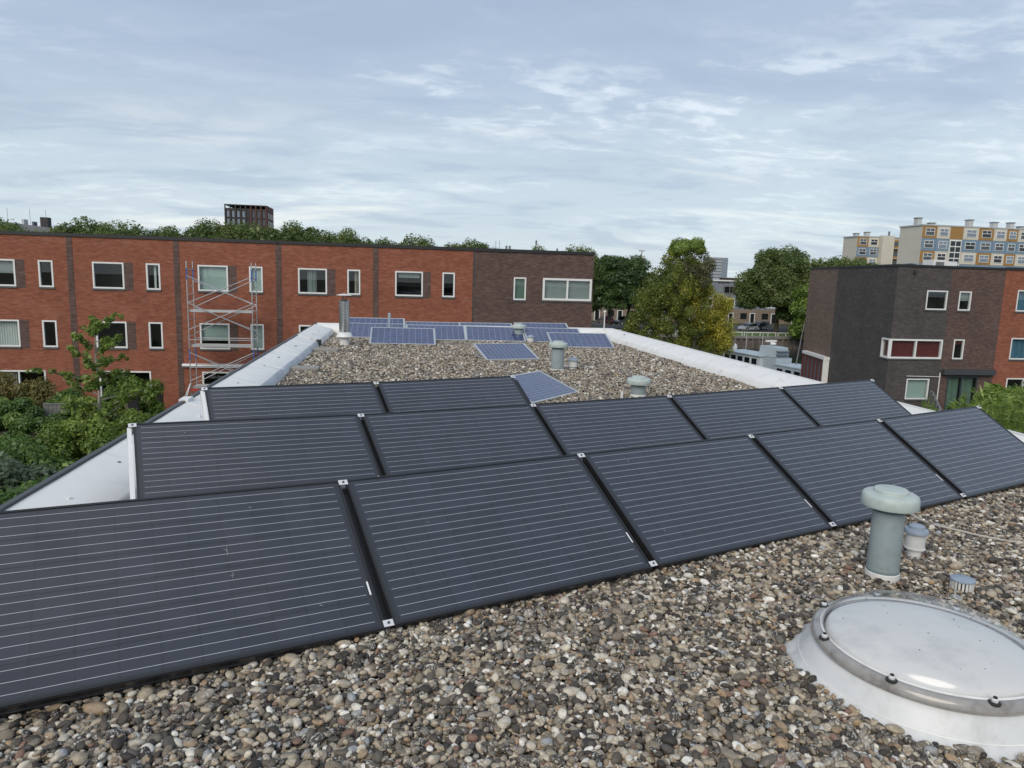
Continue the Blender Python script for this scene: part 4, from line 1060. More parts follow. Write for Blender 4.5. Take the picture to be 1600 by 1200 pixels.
# units on the flat roof of the corner house
t = thing('rooftop_unit', 'white ventilation unit on the roof of the dark corner house', 'ventilation unit', (34.2, 41.5, ZT + GZ - .07))
mb = MB(); mb.box((-.45, -.5, 0), (.45, .5, .62), bev=.02); mb.build('housing', M['white_paint'], t)
mb = MB(); mb.box((.46, -.45, 0), (1.3, .45, .55)); mb.build('second_housing', M['white_paint'], t)
mb = MB(); mb.box((-.30, -.515, .12), (.30, -.502, .5)); mb.build('grille', M['wood_grey'], t)
o = MB(); o.lathe([(.55, 0), (.54, .12), (.40, .28), (.2, .34), (.001, .36)], n=20); o = o.build('roof_dome', M['dark_glass']); o.location = (32.1, 41.0, ZT + GZ - .07)
tag(o, 'dark domed rooflight on the dark corner house roof', 'rooflight')

# ================================================================ scaffold tower
sc = thing('scaffold_tower', 'tall aluminium scaffold tower in front of the red brick house', 'scaffold', (-10.1, 36.15, GZ))
SX, SY, SH = 2.98, 1.05, 8.0
for x in (0, SX):
    for y in (0, SY):
        mb = MB(); mb.tube((x, y, .15), (x, y, SH), .026, n=8); p_ = mb.build('upright', M['alu'], sc)
        for zc in (7.1, 3.2):
            mb = MB(); mb.tube((x, y, zc), (x, y, zc + .55), .0285, n=8); mb.build('coding_band', M['blue_mark'], p_)
        mb = MB(); mb.lathe([(.05, -.07), (.09, -.02), (.09, .02), (.05, .07)], (x, y, .08), n=10); mb.build('castor', M['black_rubber'], sc)
    k = 0; z = .4
    while z < SH:
        mb = MB(); mb.tube((x, 0, z), (x, SY, z), .019, n=6); mb.build('rung', M['alu'], sc); z += .40
def brace(x0, z0_, x1, z1_, y, r=.021):
    mb = MB(); mb.tube((x0, y, z0_), (x1, y, z1_), r, n=6); mb.build('brace', M['alu'], sc)
for y, flip in ((-.03, False), (SY + .03, True)):
    for z0_, z1_, dr in ((.5, 2.1, 1), (.5, 2.1, -1), (2.2, 3.6, 1), (3.6, 2.2, 1), (4.7, 6.0, 1), (6.0, 4.7, 1), (6.0, 7.3, 1), (7.3, 6.0, 1)):
        if dr == -1: continue
        if flip: z0_, z1_ = z0_ - .25, z1_ - .1
        brace(0, z0_, SX, z1_, y)
for z in (1.55, 3.15, 4.5):
    for y in (-.035, SY + .035):
        mb = MB(); mb.tube((0, y, z - .28), (SX, y, z - .28), .021, n=6); mb.build('guard_rail', M['alu'], sc)
for z in (1.9, 3.95, 5.65):
    mb = MB(); mb.box((.05, .12, z - .05), (SX - .05, SY - .15, z)); mb.build('platform', M['alu_pale'], sc)
    mb = MB(); mb.box((.05, .10, z - .09), (SX - .05, .118, z + .03)); mb.build('platform_edge', M['alu'], sc)
for dx, dy in ((-.75, -.5), (-.45, -.8)):
    mb = MB(); mb.tube((0, 0, 2.1), (dx, dy, .03), .025, n=8); mb.build('outrigger', M['alu_pale'], sc)
mb = MB(); mb.box((-.1, -.07, 1.72), (.35, -.045, 1.79)); mb.build('red_clip', M['red_mark'], sc)

# ================================================================ foliage helpers
def leaf_cloud(name, centers, radii, n, size, mat, seed, parent=None, loc=None, shell=.45, squash=.85, droop=0.0, asp=.55, tintbase=None, clampz=None):
    """n small leaf quads spread through clumps; 'tint' varies by clump and by leaf"""
    rs = np.random.RandomState(seed)
    centers = np.asarray(centers, float); radii = np.asarray(radii, float)
    wgt = radii ** 2; ci = rs.choice(len(centers), n, p=wgt / wgt.sum())
    d = rs.normal(size=(n, 3)); d /= np.linalg.norm(d, axis=1)[:, None]
    rr = radii[ci] * (shell + (1 - shell) * rs.uniform(0, 1, n) ** .6) * rs.choice([1, 1, 1, 1.18], n)
    off = d * rr[:, None]; off[:, 2] *= squash
    C = centers[ci] + off
    nn = d + rs.normal(0, .55, (n, 3)) + np.array([0, 0, .45]); nn /= np.linalg.norm(nn, axis=1)[:, None]
    a = np.cross(nn, rs.normal(size=(n, 3))); a /= np.linalg.norm(a, axis=1)[:, None]
    a[:, 2] -= droop; a /= np.linalg.norm(a, axis=1)[:, None]
    b = np.cross(nn, a); b /= np.linalg.norm(b, axis=1)[:, None]
    s = size * np.exp(rs.normal(0, .40, n))[:, None]
    V = np.stack([C - a * s, C + b * s * asp, C + a * s, C - b * s * asp], 1)
    if clampz is not None: V[:, :, 2] = np.maximum(V[:, :, 2], clampz)
    V = V.reshape(-1, 3)
    ct = rs.uniform(0, 1, len(centers)) if tintbase is None else np.asarray(tintbase)
    tint = np.clip(.55 * ct[ci] + .45 * rs.uniform(0, 1, n), 0, 1)
    me = bpy.data.meshes.new(name)
    me.vertices.add(4 * n); me.loops.add(4 * n); me.polygons.add(n)
    me.vertices.foreach_set('co', V.astype(np.float32).ravel())
    me.loops.foreach_set('vertex_index', np.arange(4 * n, dtype=np.int32))
    me.polygons.foreach_set('loop_start', np.arange(0, 4 * n, 4, dtype=np.int32))
    at = me.attributes.new('tint', 'FLOAT', 'FACE'); at.data.foreach_set('value', tint.astype(np.float32))
    me.materials.append(mat); me.update(calc_edges=True); me.validate()
    return me
def clumps_ellipsoid(rs, k, c, rad, cr_, top=1.0, inner=.5):
    out, rr = [], []
    for _ in range(k):
        d = rs.normal(size=3); d /= np.linalg.norm(d)
        if d[2] < -.55: d[2] *= -.6
        f = inner + (1 - inner) * rs.uniform(0, 1) ** .5
        out.append(np.array(c) + d * np.array(rad) * f * np.array([1, 1, top])); rr.append(cr_ * rs.uniform(.7, 1.35))
    return out, rr
def trunk_mb(h, r, clumps, rs, limbs=7, base=.35):
    mb = MB(); pts = [Vector((0, 0, 0))]; k = 5
    for i in range(1, k + 1): pts.append(Vector((rs.normal() * r * .5, rs.normal() * r * .5, h * i / k)))
    for i in range(k): mb.tube(pts[i], pts[i + 1], r * (1 - .16 * i), r * (1 - .16 * (i + 1)), n=10, caps=(i == k - 1))
    for i in range(limbs):
        q = Vector(clumps[int(rs.randint(len(clumps)))]); t_ = rs.uniform(base, .95); s_ = Vector((0, 0, h * t_)); mid = s_.lerp(q, .5) + Vector((0, 0, .06 * h))
        mb.tube(s_, mid, r * .42, r * .26, n=7, caps=False); mb.tube(mid, q, r * .26, r * .09, n=6)
    return mb
def tree(name, label, loc, h, rad, n, leaf, mat, seed, group=None, clump=None, kcl=60, trunk_r=.28, trunk_h=None, bark='bark', inner=.5, crown_c=None):
    rs = np.random.RandomState(seed)
    t = thing(name, label, 'tree', loc, 0, group)
    cz = h - rad[2] if crown_c is None else crown_c
    cl, rr = clumps_ellipsoid(rs, kcl, (0, 0, cz), (rad[0] * .82, rad[1] * .82, rad[2] * .85), clump or min(rad) * .30, inner=inner)
    me = leaf_cloud('crown', cl, rr, n, leaf, mat, seed + 1); link('crown', me, t)
    trunk_mb(trunk_h or cz + rad[2] * .3, trunk_r, cl, rs, 9).build('trunk', M[bark], t)
    return t

# trees beyond the red terrace: five crowns shared by fifteen trees
protoT = []
rs = np.random.RandomState(11)
for s in range(5):
    cl, rr = clumps_ellipsoid(rs, 80, (0, 0, 9.2), (4.6, 4.6, 3.3), 1.15, inner=.55)
    me = leaf_cloud('crown', cl, rr, 24000, .13, M['leaf_far'], 20 + s)
    tm = trunk_mb(9.5, .3, cl, rs, 8); protoT.append((me, tm, None))
def band_tree(x, y, top, s, k, label):
    """top is the world height of the crown"""
    me, tm, td = protoT[k]
    sz = (top - GZ) / 13.0
    t = thing('plane_tree', label, 'tree', (x, y, GZ), random.uniform(0, 6.28), 'trees beyond the red terrace')
    t.scale = (s, s, sz)
    link('crown', me, t)
    if td is None:
        o = tm.build('trunk', M['bark'], t); protoT[k] = (me, tm, o.data)
    else: link('trunk', td, t)
band = [(-49, 96, 6.9, 1.0), (-43.5, 92, 6.2, .95), (-38.5, 97, 7.2, 1.05), (-33.4, 93, 6.9, .9), (-28.5, 96, 6.6, .9), (-23.6, 91, 7.4, 1.0), (-18.2, 94, 8.0, 1.1), (-12.0, 96, 7.8, .95), (-6.5, 95, 7.2, .8), (-2.6, 99, 6.5, .7), (2.0, 98, 6.9, .8), (9.0, 97, 7.0, .78), (20.5, 101, 6.2, .7), (25.5, 100, 6.4, .75), (15.5, 118, 6.4, .6), (30.5, 122, 7.0, .85)]
bl_ = ['first tree above the red terrace from the left picture edge', 'low tree beside the flat grey roof', 'round tree between grey roof and the dark tower, fuller one', 'tree above the second dark brick strip of the terrace',
       'lower tree just short of the dark tower', 'tree covering the left foot of the dark tower', 'tall tree covering the right foot of the dark tower', 'full round tree right of the dark tower', 'tree standing alone above the fourth red house', 'small tree between two rounder crowns over the terrace',
       'tree above the last red house', 'dark rounded tree above the joint of red and dark houses', 'small tree over the dark end house roof, left', 'tree over the end of the dark house roof', 'small tree among the rooftop antennas', 'tree rising just beyond the corner of the dark end house']
for i, (x, y, top, s) in enumerate(band): band_tree(x, y, top, s, i % 5, bl_[i])

# trees of the gap
tree('green_tree', 'dark green tree next to the dark end house corner', (35.8, 118, GZ), 12.6, (4.8, 4.6, 6.4), 44000, .15, M['leaf_green'], 31, trunk_r=.3, kcl=90, clump=1.2)
tree('green_tree', 'dark green tree with visible trunk behind the parked cars', (40.6, 122, GZ), 12.2, (4.9, 4.6, 6.2), 44000, .15, M['leaf_green'], 35, trunk_r=.28, kcl=90, clump=1.2)
tree('green_tree', 'lighter green tree partly behind the yellowing tree', (45.5, 116, GZ), 10.8, (5.0, 4.4, 5.6), 36000, .15, M['leaf_far'], 39, trunk_r=.28, kcl=80, clump=1.2)
# the yellowing poplar-like tree of many upright lobes
def yellow_tree():
    t = thing('yellowing_tree', 'big yellowing tree with bare grey green top behind the white parapet', 'tree', (29.0, 70, GZ))
    rs = np.random.RandomState(51)
    lobes = [((-.4, 0, 8.6), (2.2, 2.1, 3.2), .22, 30), ((1.5, .3, 7.8), (1.9, 1.9, 2.9), .34, 26), ((-2.3, 0, 5.4), (2.3, 2.3, 3.6), .24, 34), ((2.4, -.4, 4.9), (2.3, 2.2, 3.6), .72, 34), ((.2, -1.2, 4.6), (2.4, 2.0, 4.0), .50, 36), ((4.1, 0, 3.9), (1.5, 1.6, 3.2), .92, 26), ((-3.9, .3, 3.9), (1.8, 1.7, 2.9), .14, 28), ((-1.2, -.9, 2.3), (2.6, 2.0, 2.2), .26, 28), ((2.4, -1.2, 2.4), (2.5, 1.8, 2.2), .84, 28), ((-4.6, 0, 1.9), (1.7, 1.6, 1.9), .18, 22), ((-3.2, -.8, .9), (2.4, 1.5, 1.2), .12, 20), ((1.0, -1.0, .9), (3.2, 1.5, 1.2), .40, 22), ((3.9, -.6, 1.6), (1.6, 1.4, 1.8), .75, 18)]
    C, Rr, T = [], [], []
    for c, rad, tb, k in lobes:
        a, b_ = clumps_ellipsoid(rs, k, c, rad, .55, inner=.45); C += a; Rr += b_; T += list(np.clip(rs.normal(tb, .16, k), 0, 1))
    link('crown', leaf_cloud('crown', C, Rr, 118000, .066, M['leaf_yellow'], 52, tintbase=T, squash=1.15), t)
    C, Rr = clumps_ellipsoid(rs, 34, (1.0, -.6, 8.2), (1.9, 1.6, 2.9), .55, inner=.4)
    link('thin_crown', leaf_cloud('thin_crown', C, Rr, 20000, .058, M['leaf_olive'], 53, squash=1.2), t)
    a, b_ = clumps_ellipsoid(rs, 12, (-.2, 0, 11.0), (1.8, 1.6, 1.0), .6, inner=.3)
    link('green_top', leaf_cloud('green_top', a, b_, 11000, .075, M['leaf_lime'], 54), t)
    mb = trunk_mb(9.0, .24, C + a, rs, 14, .15); mb.build('trunk', M['bark'], t)
yellow_tree()
# the great tree on the far quay and its neighbours
tree('great_tree', 'large broad crowned green tree on the grass of the far quay', (68.7, 121, QZ), 16.3, (8.8, 7.0, 8.0), 110000, .15, M['leaf_far'], 61, trunk_r=.45, kcl=150, clump=1.5, crown_c=8.2)
tree('green_tree', 'green tree right of the large quay tree', (79.5, 124, QZ), 14.5, (7.2, 6.5, 6.2), 38000, .19, M['leaf_far'], 65, trunk_r=.4, kcl=110, clump=1.6)
tree('green_tree', 'green tree above the brown side wall of the corner house', (92, 138, QZ), 15.0, (7.5, 7, 6.5), 26000, .22, M['leaf_far'], 69, trunk_r=.4, kcl=90, clump=1.7)
tree('green_tree', 'green tree top below the cream apartment end wall', (104, 148, QZ), 15.3, (6.5, 6.5, 5.0), 22000, .22, M['leaf_far'], 70, trunk_r=.4, kcl=80, clump=1.6)
tree('green_tree', 'low dark green tree filling the gap under the large quay tree', (71.6, 118.5, QZ), 9.6, (4.6, 3.6, 4.8), 36000, .15, M['leaf_green'], 77, trunk_r=.2, kcl=80, clump=1.1)
tree('light_green_tree', 'bright light green tree against the corner house side wall', (68.0, 109.6, QZ), 10.2, (2.9, 2.9, 6.8), 32000, .17, M['leaf_bright'], 73, trunk_r=.25, kcl=100, clump=1.1, crown_c=3.2)

# ================================================================ gardens
def bush(name, label, cat, loc, rad, n, leaf, mat, seed, kcl=30, clump=None, stems=True, asp=.6, group=None, squash=.85):
    rs = np.random.RandomState(seed)
    t = thing(name, label, cat, loc, 0, group)
    cl, rr = clumps_ellipsoid(rs, kcl, (0, 0, rad[2] * .95), (rad[0] * .8, rad[1] * .8, rad[2] * .8), clump or min(rad) * .38, inner=.35)
    link('foliage', leaf_cloud('foliage', cl, rr, n, leaf, M[mat], seed + 1, asp=asp, clampz=.02, squash=squash), t)
    if stems:
        mb = MB()
        for i in range(7):
            q = cl[int(rs.randint(len(cl)))]; mb.tube((rs.normal() * .08, rs.normal() * .08, 0), tuple(q), .035, .012, n=6)
        mb.build('stem', M['bark'], t)
    return t
def hedge(label, p0, p1, w, h, n, leaf, mat, seed, name='hedge'):
    """clipped hedge from p0 to p1"""
    rs = np.random.RandomState(seed)
    L_ = math.hypot(p1[0] - p0[0], p1[1] - p0[1]); a = math.atan2(p1[1] - p0[1], p1[0] - p0[0])
    t = thing(name, label, 'hedge', (p0[0], p0[1], GZ), a)
    C, Rr = [], []
    k = int(L_ * 9 * max(1.0, w))
    for _ in range(k):
        C.append((rs.uniform(0, L_), rs.uniform(-w / 2, w / 2) * .75, rs.uniform(.15, 1.0) ** .7 * (h - .2))); Rr.append(rs.uniform(.2, .36))
    link('foliage', leaf_cloud('foliage', C, Rr, n, leaf, M[mat], seed, clampz=.02), t)
    mb = MB(); mb.box((.05, -w * .18, 0.01), (L_ - .05, w * .18, h * .72)); mb.build('stem', M['bark'], t)
    return t
def garden_tree():
    """young tree with tiers of nearly level branches, pale slim trunk"""
    t = thing('garden_tree', 'young tree with pale slim trunk and tiered branches in front of the terrace', 'tree', (-10.7, 27.2, GZ))
    rs = np.random.RandomState(81); H = 5.72
    mb = MB(); pts = [Vector((0, 0, 0))]
    for i in range(1, 10): pts.append(Vector((rs.normal() * .02 - .012 * i, rs.normal() * .02, H * i / 9)))
    for i in range(9): mb.tube(pts[i], pts[i + 1], .085 * (1 - .095 * i), .085 * (1 - .095 * (i + 1)), n=10, caps=False)
    C, Rr = [], []
    def tr(z): i = min(8, int(z / H * 9)); f = z / H * 9 - i; return pts[i].lerp(pts[i + 1], f)
    z = 1.6; k = 0
    while z < H - .15:
        L_ = (2.15 - 1.55 * (z / H) ** 1.3) * rs.uniform(.7, 1.25); az = k * 2.4 + rs.uniform(-.4, .4); s_ = tr(z); rise = rs.uniform(.12, .55) * L_
        if 2.9 < z < 4.4 and k % 3 == 0: L_ *= 1.25; rise = .32 * L_
        q = s_ + Vector((math.cos(az) * L_, math.sin(az) * L_, rise)); mid = s_.lerp(q, .5) + Vector((0, 0, .04))
        mb.tube(s_, mid, .024, .016, n=6, caps=False); mb.tube(mid, q, .016, .006, n=5)
        for j in range(int(5 + L_ * 7)):
            f = .18 + .84 * rs.uniform(0, 1); p = s_.lerp(q, f) + Vector((rs.normal() * .09, rs.normal() * .09, rs.normal() * .06 + .03)); C.append(tuple(p)); Rr.append(rs.uniform(.07, .135))
        z += rs.uniform(.12, .21); k += 1
    for j in range(14):
        p = tr(H - .02 * j * 2) + Vector((rs.normal() * .07, rs.normal() * .07, .1)); C.append(tuple(p)); Rr.append(.11)
    mb.build('trunk', M['bark_pale'], t)
    link('foliage', leaf_cloud('foliage', C, Rr, 14500, .036, M['leaf_lime'], 82, asp=.7), t)
garden_tree()
bush('golden_bush', 'yellow green loose bush below the beige curtain', 'bush', (-18.4, 35.6, GZ), (1.35, .9, 1.5), 12000, .05, 'leaf_gold', 91, asp=.3)
bush('golden_bush', 'small golden bush right of the beige curtained patio door', 'bush', (-16.6, 35.2, GZ), (.95, .8, 1.5), 9000, .05, 'leaf_gold', 92, asp=.35)
bush('round_shrub', 'rounded bright green shrub right of the patio doors', 'bush', (-12.0, 34.4, GZ), (1.35, 1.1, 1.35), 15000, .055, 'leaf_lime', 93)
bush('dark_shrub', 'dark green shrub by the foot of the young tree', 'bush', (-14.3, 33.5, GZ), (1.5, 1.0, 1.15), 12000, .055, 'leaf_hedge', 94)
hedge('dark green hedge running below the scaffold foot', (-13.6, 31.6), (-9.4, 31.8), .9, 1.55, 22000, .045, 'leaf_hedge', 95)
hedge('tall dark ivy hedge at the left picture edge', (-20.5, 30.2), (-14.1, 30.2), 1.8, 2.4, 60000, .045, 'leaf_hedge', 96)
hedge('clipped hedge with pale leaf tips, second below the ivy hedge', (-18.5, 27.2), (-12.0, 27.2), 1.6, 2.35, 60000, .04, 'leaf_hedge', 97)
hedge('low hedge beside the pale trunk of the young tree', (-12.4, 29.0), (-8.6, 28.9), .9, 1.6, 20000, .04, 'leaf_lime', 98)
bush('climbing_shrub', 'light green climbing shrub spilling over the hedge', 'bush', (-10.6, 25.3, GZ), (1.7, 1.1, 1.35), 20000, .042, 'leaf_lime', 99)
bush('dark_shrub', 'broad dark shrub beneath the white parapet edge', 'bush', (-8.9, 22.6, GZ), (1.7, 1.2, 1.05), 18000, .045, 'leaf_hedge', 100)
bush('dark_shrub', 'dark shrub with mixed leaves low at the left', 'bush', (-11.8, 22.6, GZ), (1.8, 1.3, 1.3), 20000, .042, 'leaf_hedge', 101)
bush('grey_shrub', 'grey green large leaved shrub at the left edge', 'bush', (-10.2, 19.6, GZ), (1.3, 1.1, 1.55), 11000, .07, 'leaf_grey', 102, asp=.5)
bush('lime_shrub', 'yellow green shrub between the dark shrubs', 'bush', (-7.6, 19.3, GZ), (1.6, 1.1, 1.3), 16000, .045, 'leaf_lime', 103)
bush('dark_shrub', 'dark shrub below the near left roof edge', 'bush', (-8.4, 16.6, GZ), (1.6, 1.2, 1.5), 15000, .045, 'leaf_hedge', 104)
bush('dark_shrub', 'dark green shrub partly hidden by the parapet', 'bush', (-6.9, 25.6, GZ), (1.6, 1.2, 1.1), 14000, .045, 'leaf_hedge', 105)
bush('dark_shrub', 'deep green filler shrub between the two hedges', 'bush', (-14.4, 25.2, GZ), (1.9, 1.2, 1.25), 16000, .045, 'leaf_hedge', 106)
bush('lime_shrub', 'bright shrub on the far left below the clipped hedge', 'bush', (-14.8, 22.3, GZ), (1.8, 1.2, 1.3), 16000, .045, 'leaf_lime', 107)
bush('dark_shrub', 'tall dark shrub behind the golden bushes at the left', 'bush', (-20.6, 32.8, GZ), (1.6, 1.1, 1.0), 14000, .05, 'leaf_hedge', 131)
bush('lime_shrub', 'light shrub between ivy hedge and pale trunk', 'bush', (-12.9, 31.0, GZ), (1.4, 1.0, 1.35), 14000, .042, 'leaf_lime', 132)
bush('lime_shrub', 'light leafy shrub at the foot of the round shrub', 'bush', (-10.9, 31.0, GZ), (1.2, .9, .9), 11000, .042, 'leaf_lime', 133)
bush('dark_shrub', 'dark shrub directly beneath the climbing light shrub', 'bush', (-12.5, 24.6, GZ), (1.5, 1.1, 1.2), 15000, .042, 'leaf_hedge', 134)
bush('lime_shrub', 'leafy yellow green shrub in the near left garden corner', 'bush', (-9.9, 17.2, GZ), (1.5, 1.1, 1.3), 14000, .045, 'leaf_lime', 135)
bush('dark_shrub', 'dark mixed shrub along the near left wall foot', 'bush', (-5.6, 21.3, GZ), (1.6, 1.2, 1.2), 15000, .042, 'leaf_hedge', 136)
bush('dark_shrub', 'dark shrub at the left edge below the clipped hedge', 'bush', (-16.9, 24.6, GZ), (1.8, 1.2, 1.4), 16000, .045, 'leaf_hedge', 137)
bush('dark_shrub', 'dark shrub behind the grey leaved shrub', 'bush', (-12.6, 19.6, GZ), (1.6, 1.2, 1.5), 15000, .045, 'leaf_hedge', 138)
def board_fence(label, p0, p1, h, mat, board=.14):
    L_ = math.hypot(p1[0] - p0[0], p1[1] - p0[1]); a = math.atan2(p1[1] - p0[1], p1[0] - p0[0])
    t = thing('garden_fence', label, 'fence', (p0[0], p0[1], GZ), a)
    k = int(L_ / (board + .012))
    for i in range(k):
        mb = MB(); x = i * (board + .012); mb.box((x, 0, .04), (x + board, .022, h + random.uniform(-.01, .01))); mb.build('board', M[mat], t)
    for x in np.arange(0, L_ + .1, 1.8):
        mb = MB(); mb.box((x - .05, .024, 0), (x + .05, .12, h + .06)); mb.build('post', M[mat], t)
    mb = MB(); mb.box((0, -.03, h + .012), (L_, .05, h + .05)); mb.build('cap_rail', M[mat], t)
    return t
board_fence('grey wooden garden fence end beside the ivy hedge', (-14.0, 30.2), (-13.1, 30.2), 2.1, 'wood_grey')
board_fence('dark wooden fence by the foot of the scaffold', (-11.7, 32.6), (-11.6, 37.0), 1.9, 'wood')
# right garden
bush('laurel_bush', 'large leaved green laurel bush in front of the blue curtained house', 'bush', (30.4, 31.2, GZ), (1.35, 1.3, 1.75), 8000, .10, 'leaf_lime', 111, asp=.42)
bush('dark_shrub', 'clipped green hedge shrub at the right picture edge', 'bush', (32.6, 32.2, GZ), (1.6, 1.2, 1.45), 12000, .06, 'leaf_hedge', 112)
bush('laurel_bush', 'low green bush right beside the white crumpled tarp', 'bush', (29.4, 26.4, GZ), (1.3, 1.1, .9), 7000, .085, 'leaf_lime', 113, asp=.42)
def feathery(label, loc, rad, h, n, seed, mat):
    """grass-like bamboo clump: thin upright culms with narrow leaves"""
    t = thing('bamboo_clump', label, 'bamboo', loc); rs = np.random.RandomState(seed)
    mb = MB(); C, Rr = [], []
    for i in range(70):
        a, r_ = rs.uniform(0, 6.28), rad * math.sqrt(rs.uniform(0, 1)); x, y = r_ * math.cos(a), r_ * math.sin(a); hh = h * rs.uniform(.72, 1.05) * (1 - .25 * (r_ / rad) ** 2)
        tip = (x * 1.35 + rs.normal() * .1, y * 1.35 + rs.normal() * .1, hh); mb.tube((x * .6, y * .6, 0), tip, .011, .004, n=4)
        for f in np.linspace(.35, 1.0, 9): C.append((x * .6 + (tip[0] - x * .6) * f, y * .6 + (tip[1] - y * .6) * f, hh * f)); Rr.append(.17 * (1.25 - .6 * f))
    mb.build('culms', M['leaf_grey'] if False else M['wood'], t)
    link('foliage', leaf_cloud('foliage', C, Rr, n, .075, M[mat], seed + 1, asp=.16, squash=1.3, droop=.15, clampz=.02), t)
feathery('feathery green bamboo clump at the right behind the last black panel', (20.6, 21.2, GZ), 1.9, 4.25, 34000, 121, 'leaf_lime')
feathery('second feathery bamboo clump at the right picture edge', (23.2, 22.2, GZ), 1.6, 4.3, 20000, 125, 'leaf_lime')
board_fence('weathered grey fence with climbing plants at the corner house garden', (26.9, 31.0), (31.2, 36.8), 1.72, 'wood_grey')
bush('climbing_shrub', 'green climber over the garden fence of the corner house', 'bush', (28.9, 32.6, GZ), (1.3, .5, .95), 8000, .06, 'leaf_hedge', 115)
mb = MB(); rs = np.random.RandomState(9); NX, NY = 14, 10
Hh = rs.uniform(0, .35, (NX + 1, NY + 1)) + .5
for i in range(NX):
    for j in range(NY):
        q = lambda a, b_: (a * .2 - 1.4, b_ * .16 - .8, float(Hh[a, b_]))
        mb.face([q(i, j), q(i + 1, j), q(i + 1, j + 1), q(i, j + 1)])
for i in range(NX):
    for j, fl in ((0, 1), (NY, -1)):
        P0, P1 = (i * .2 - 1.4, j * .16 - .8), ((i + 1) * .2 - 1.4, j * .16 - .8)
        mb.face([(*P0, 0), (*P1, 0), (*P1, float(Hh[i + 1, j])), (*P0, float(Hh[i, j]))])
for j in range(NY):
    for i in (0, NX):
        P0, P1 = (i * .2 - 1.4, j * .16 - .8), (i * .2 - 1.4, (j + 1) * .16 - .8)
        mb.face([(*P0, 0), (*P1, 0), (*P1, float(Hh[i, j + 1])), (*P0, float(Hh[i, j]))])
o = mb.build('tarpaulin', M['tarp']); o.location = (27.6, 30.4, GZ + .35); tag(o, 'crumpled white tarpaulin in the garden beside the laurel', 'tarp')

# ================================================================ quay, boat, cars
t = thing('quay_wall', 'brown sheet piled quay wall across the water', 'wall', (33.1, 112.2, WZ))
mb = MB(); zt = QZ - WZ - .35
poly = []; x = 0.0
while x < 60:
    poly += [(x, 0), (x + .42, 0), (x + .55, .30), (x + .97, .30)]; x += 1.10
for (a, c) in zip(poly, poly[1:]): mb.face([(*a, -1.5), (*c, -1.5), (*c, zt), (*a, zt)])
mb.build('sheet_piling', M['piling'], t)
mb = MB(); mb.box((0, -.10, zt), (60, .75, zt + .40)); mb.build('capping_beam', M['paving'], t)
mb = MB(); mb.box((0, .76, -1), (60, 1.1, zt + .36)); mb.build('backfill', M['paving'], t)
for k in range(20):
    mb = MB(); mb.tube((1 + k * 2.9, -.22, -1.2), (1 + k * 2.9, -.22, zt + .1), .13, n=8); mb.build('fender_pile', M['wood'], t)
t = thing('quay_railing', 'low white railing along the top of the far quay', 'railing', (33.5, 113.0, QZ))
for x0 in np.arange(0, 56, 6.2):
    mb = MB(); mb.tube((x0, 0, .62), (x0 + 6.0, 0, .62), .06, n=6); mb.build('rail', M['white_paint'], t)
    for x in (x0 + .1, x0 + 1.55, x0 + 3.0, x0 + 4.45, x0 + 5.9):
        mb = MB(); mb.tube((x, 0, 0), (x, 0, .62), .05, n=6); mb.build('post', M['white_paint'], t)
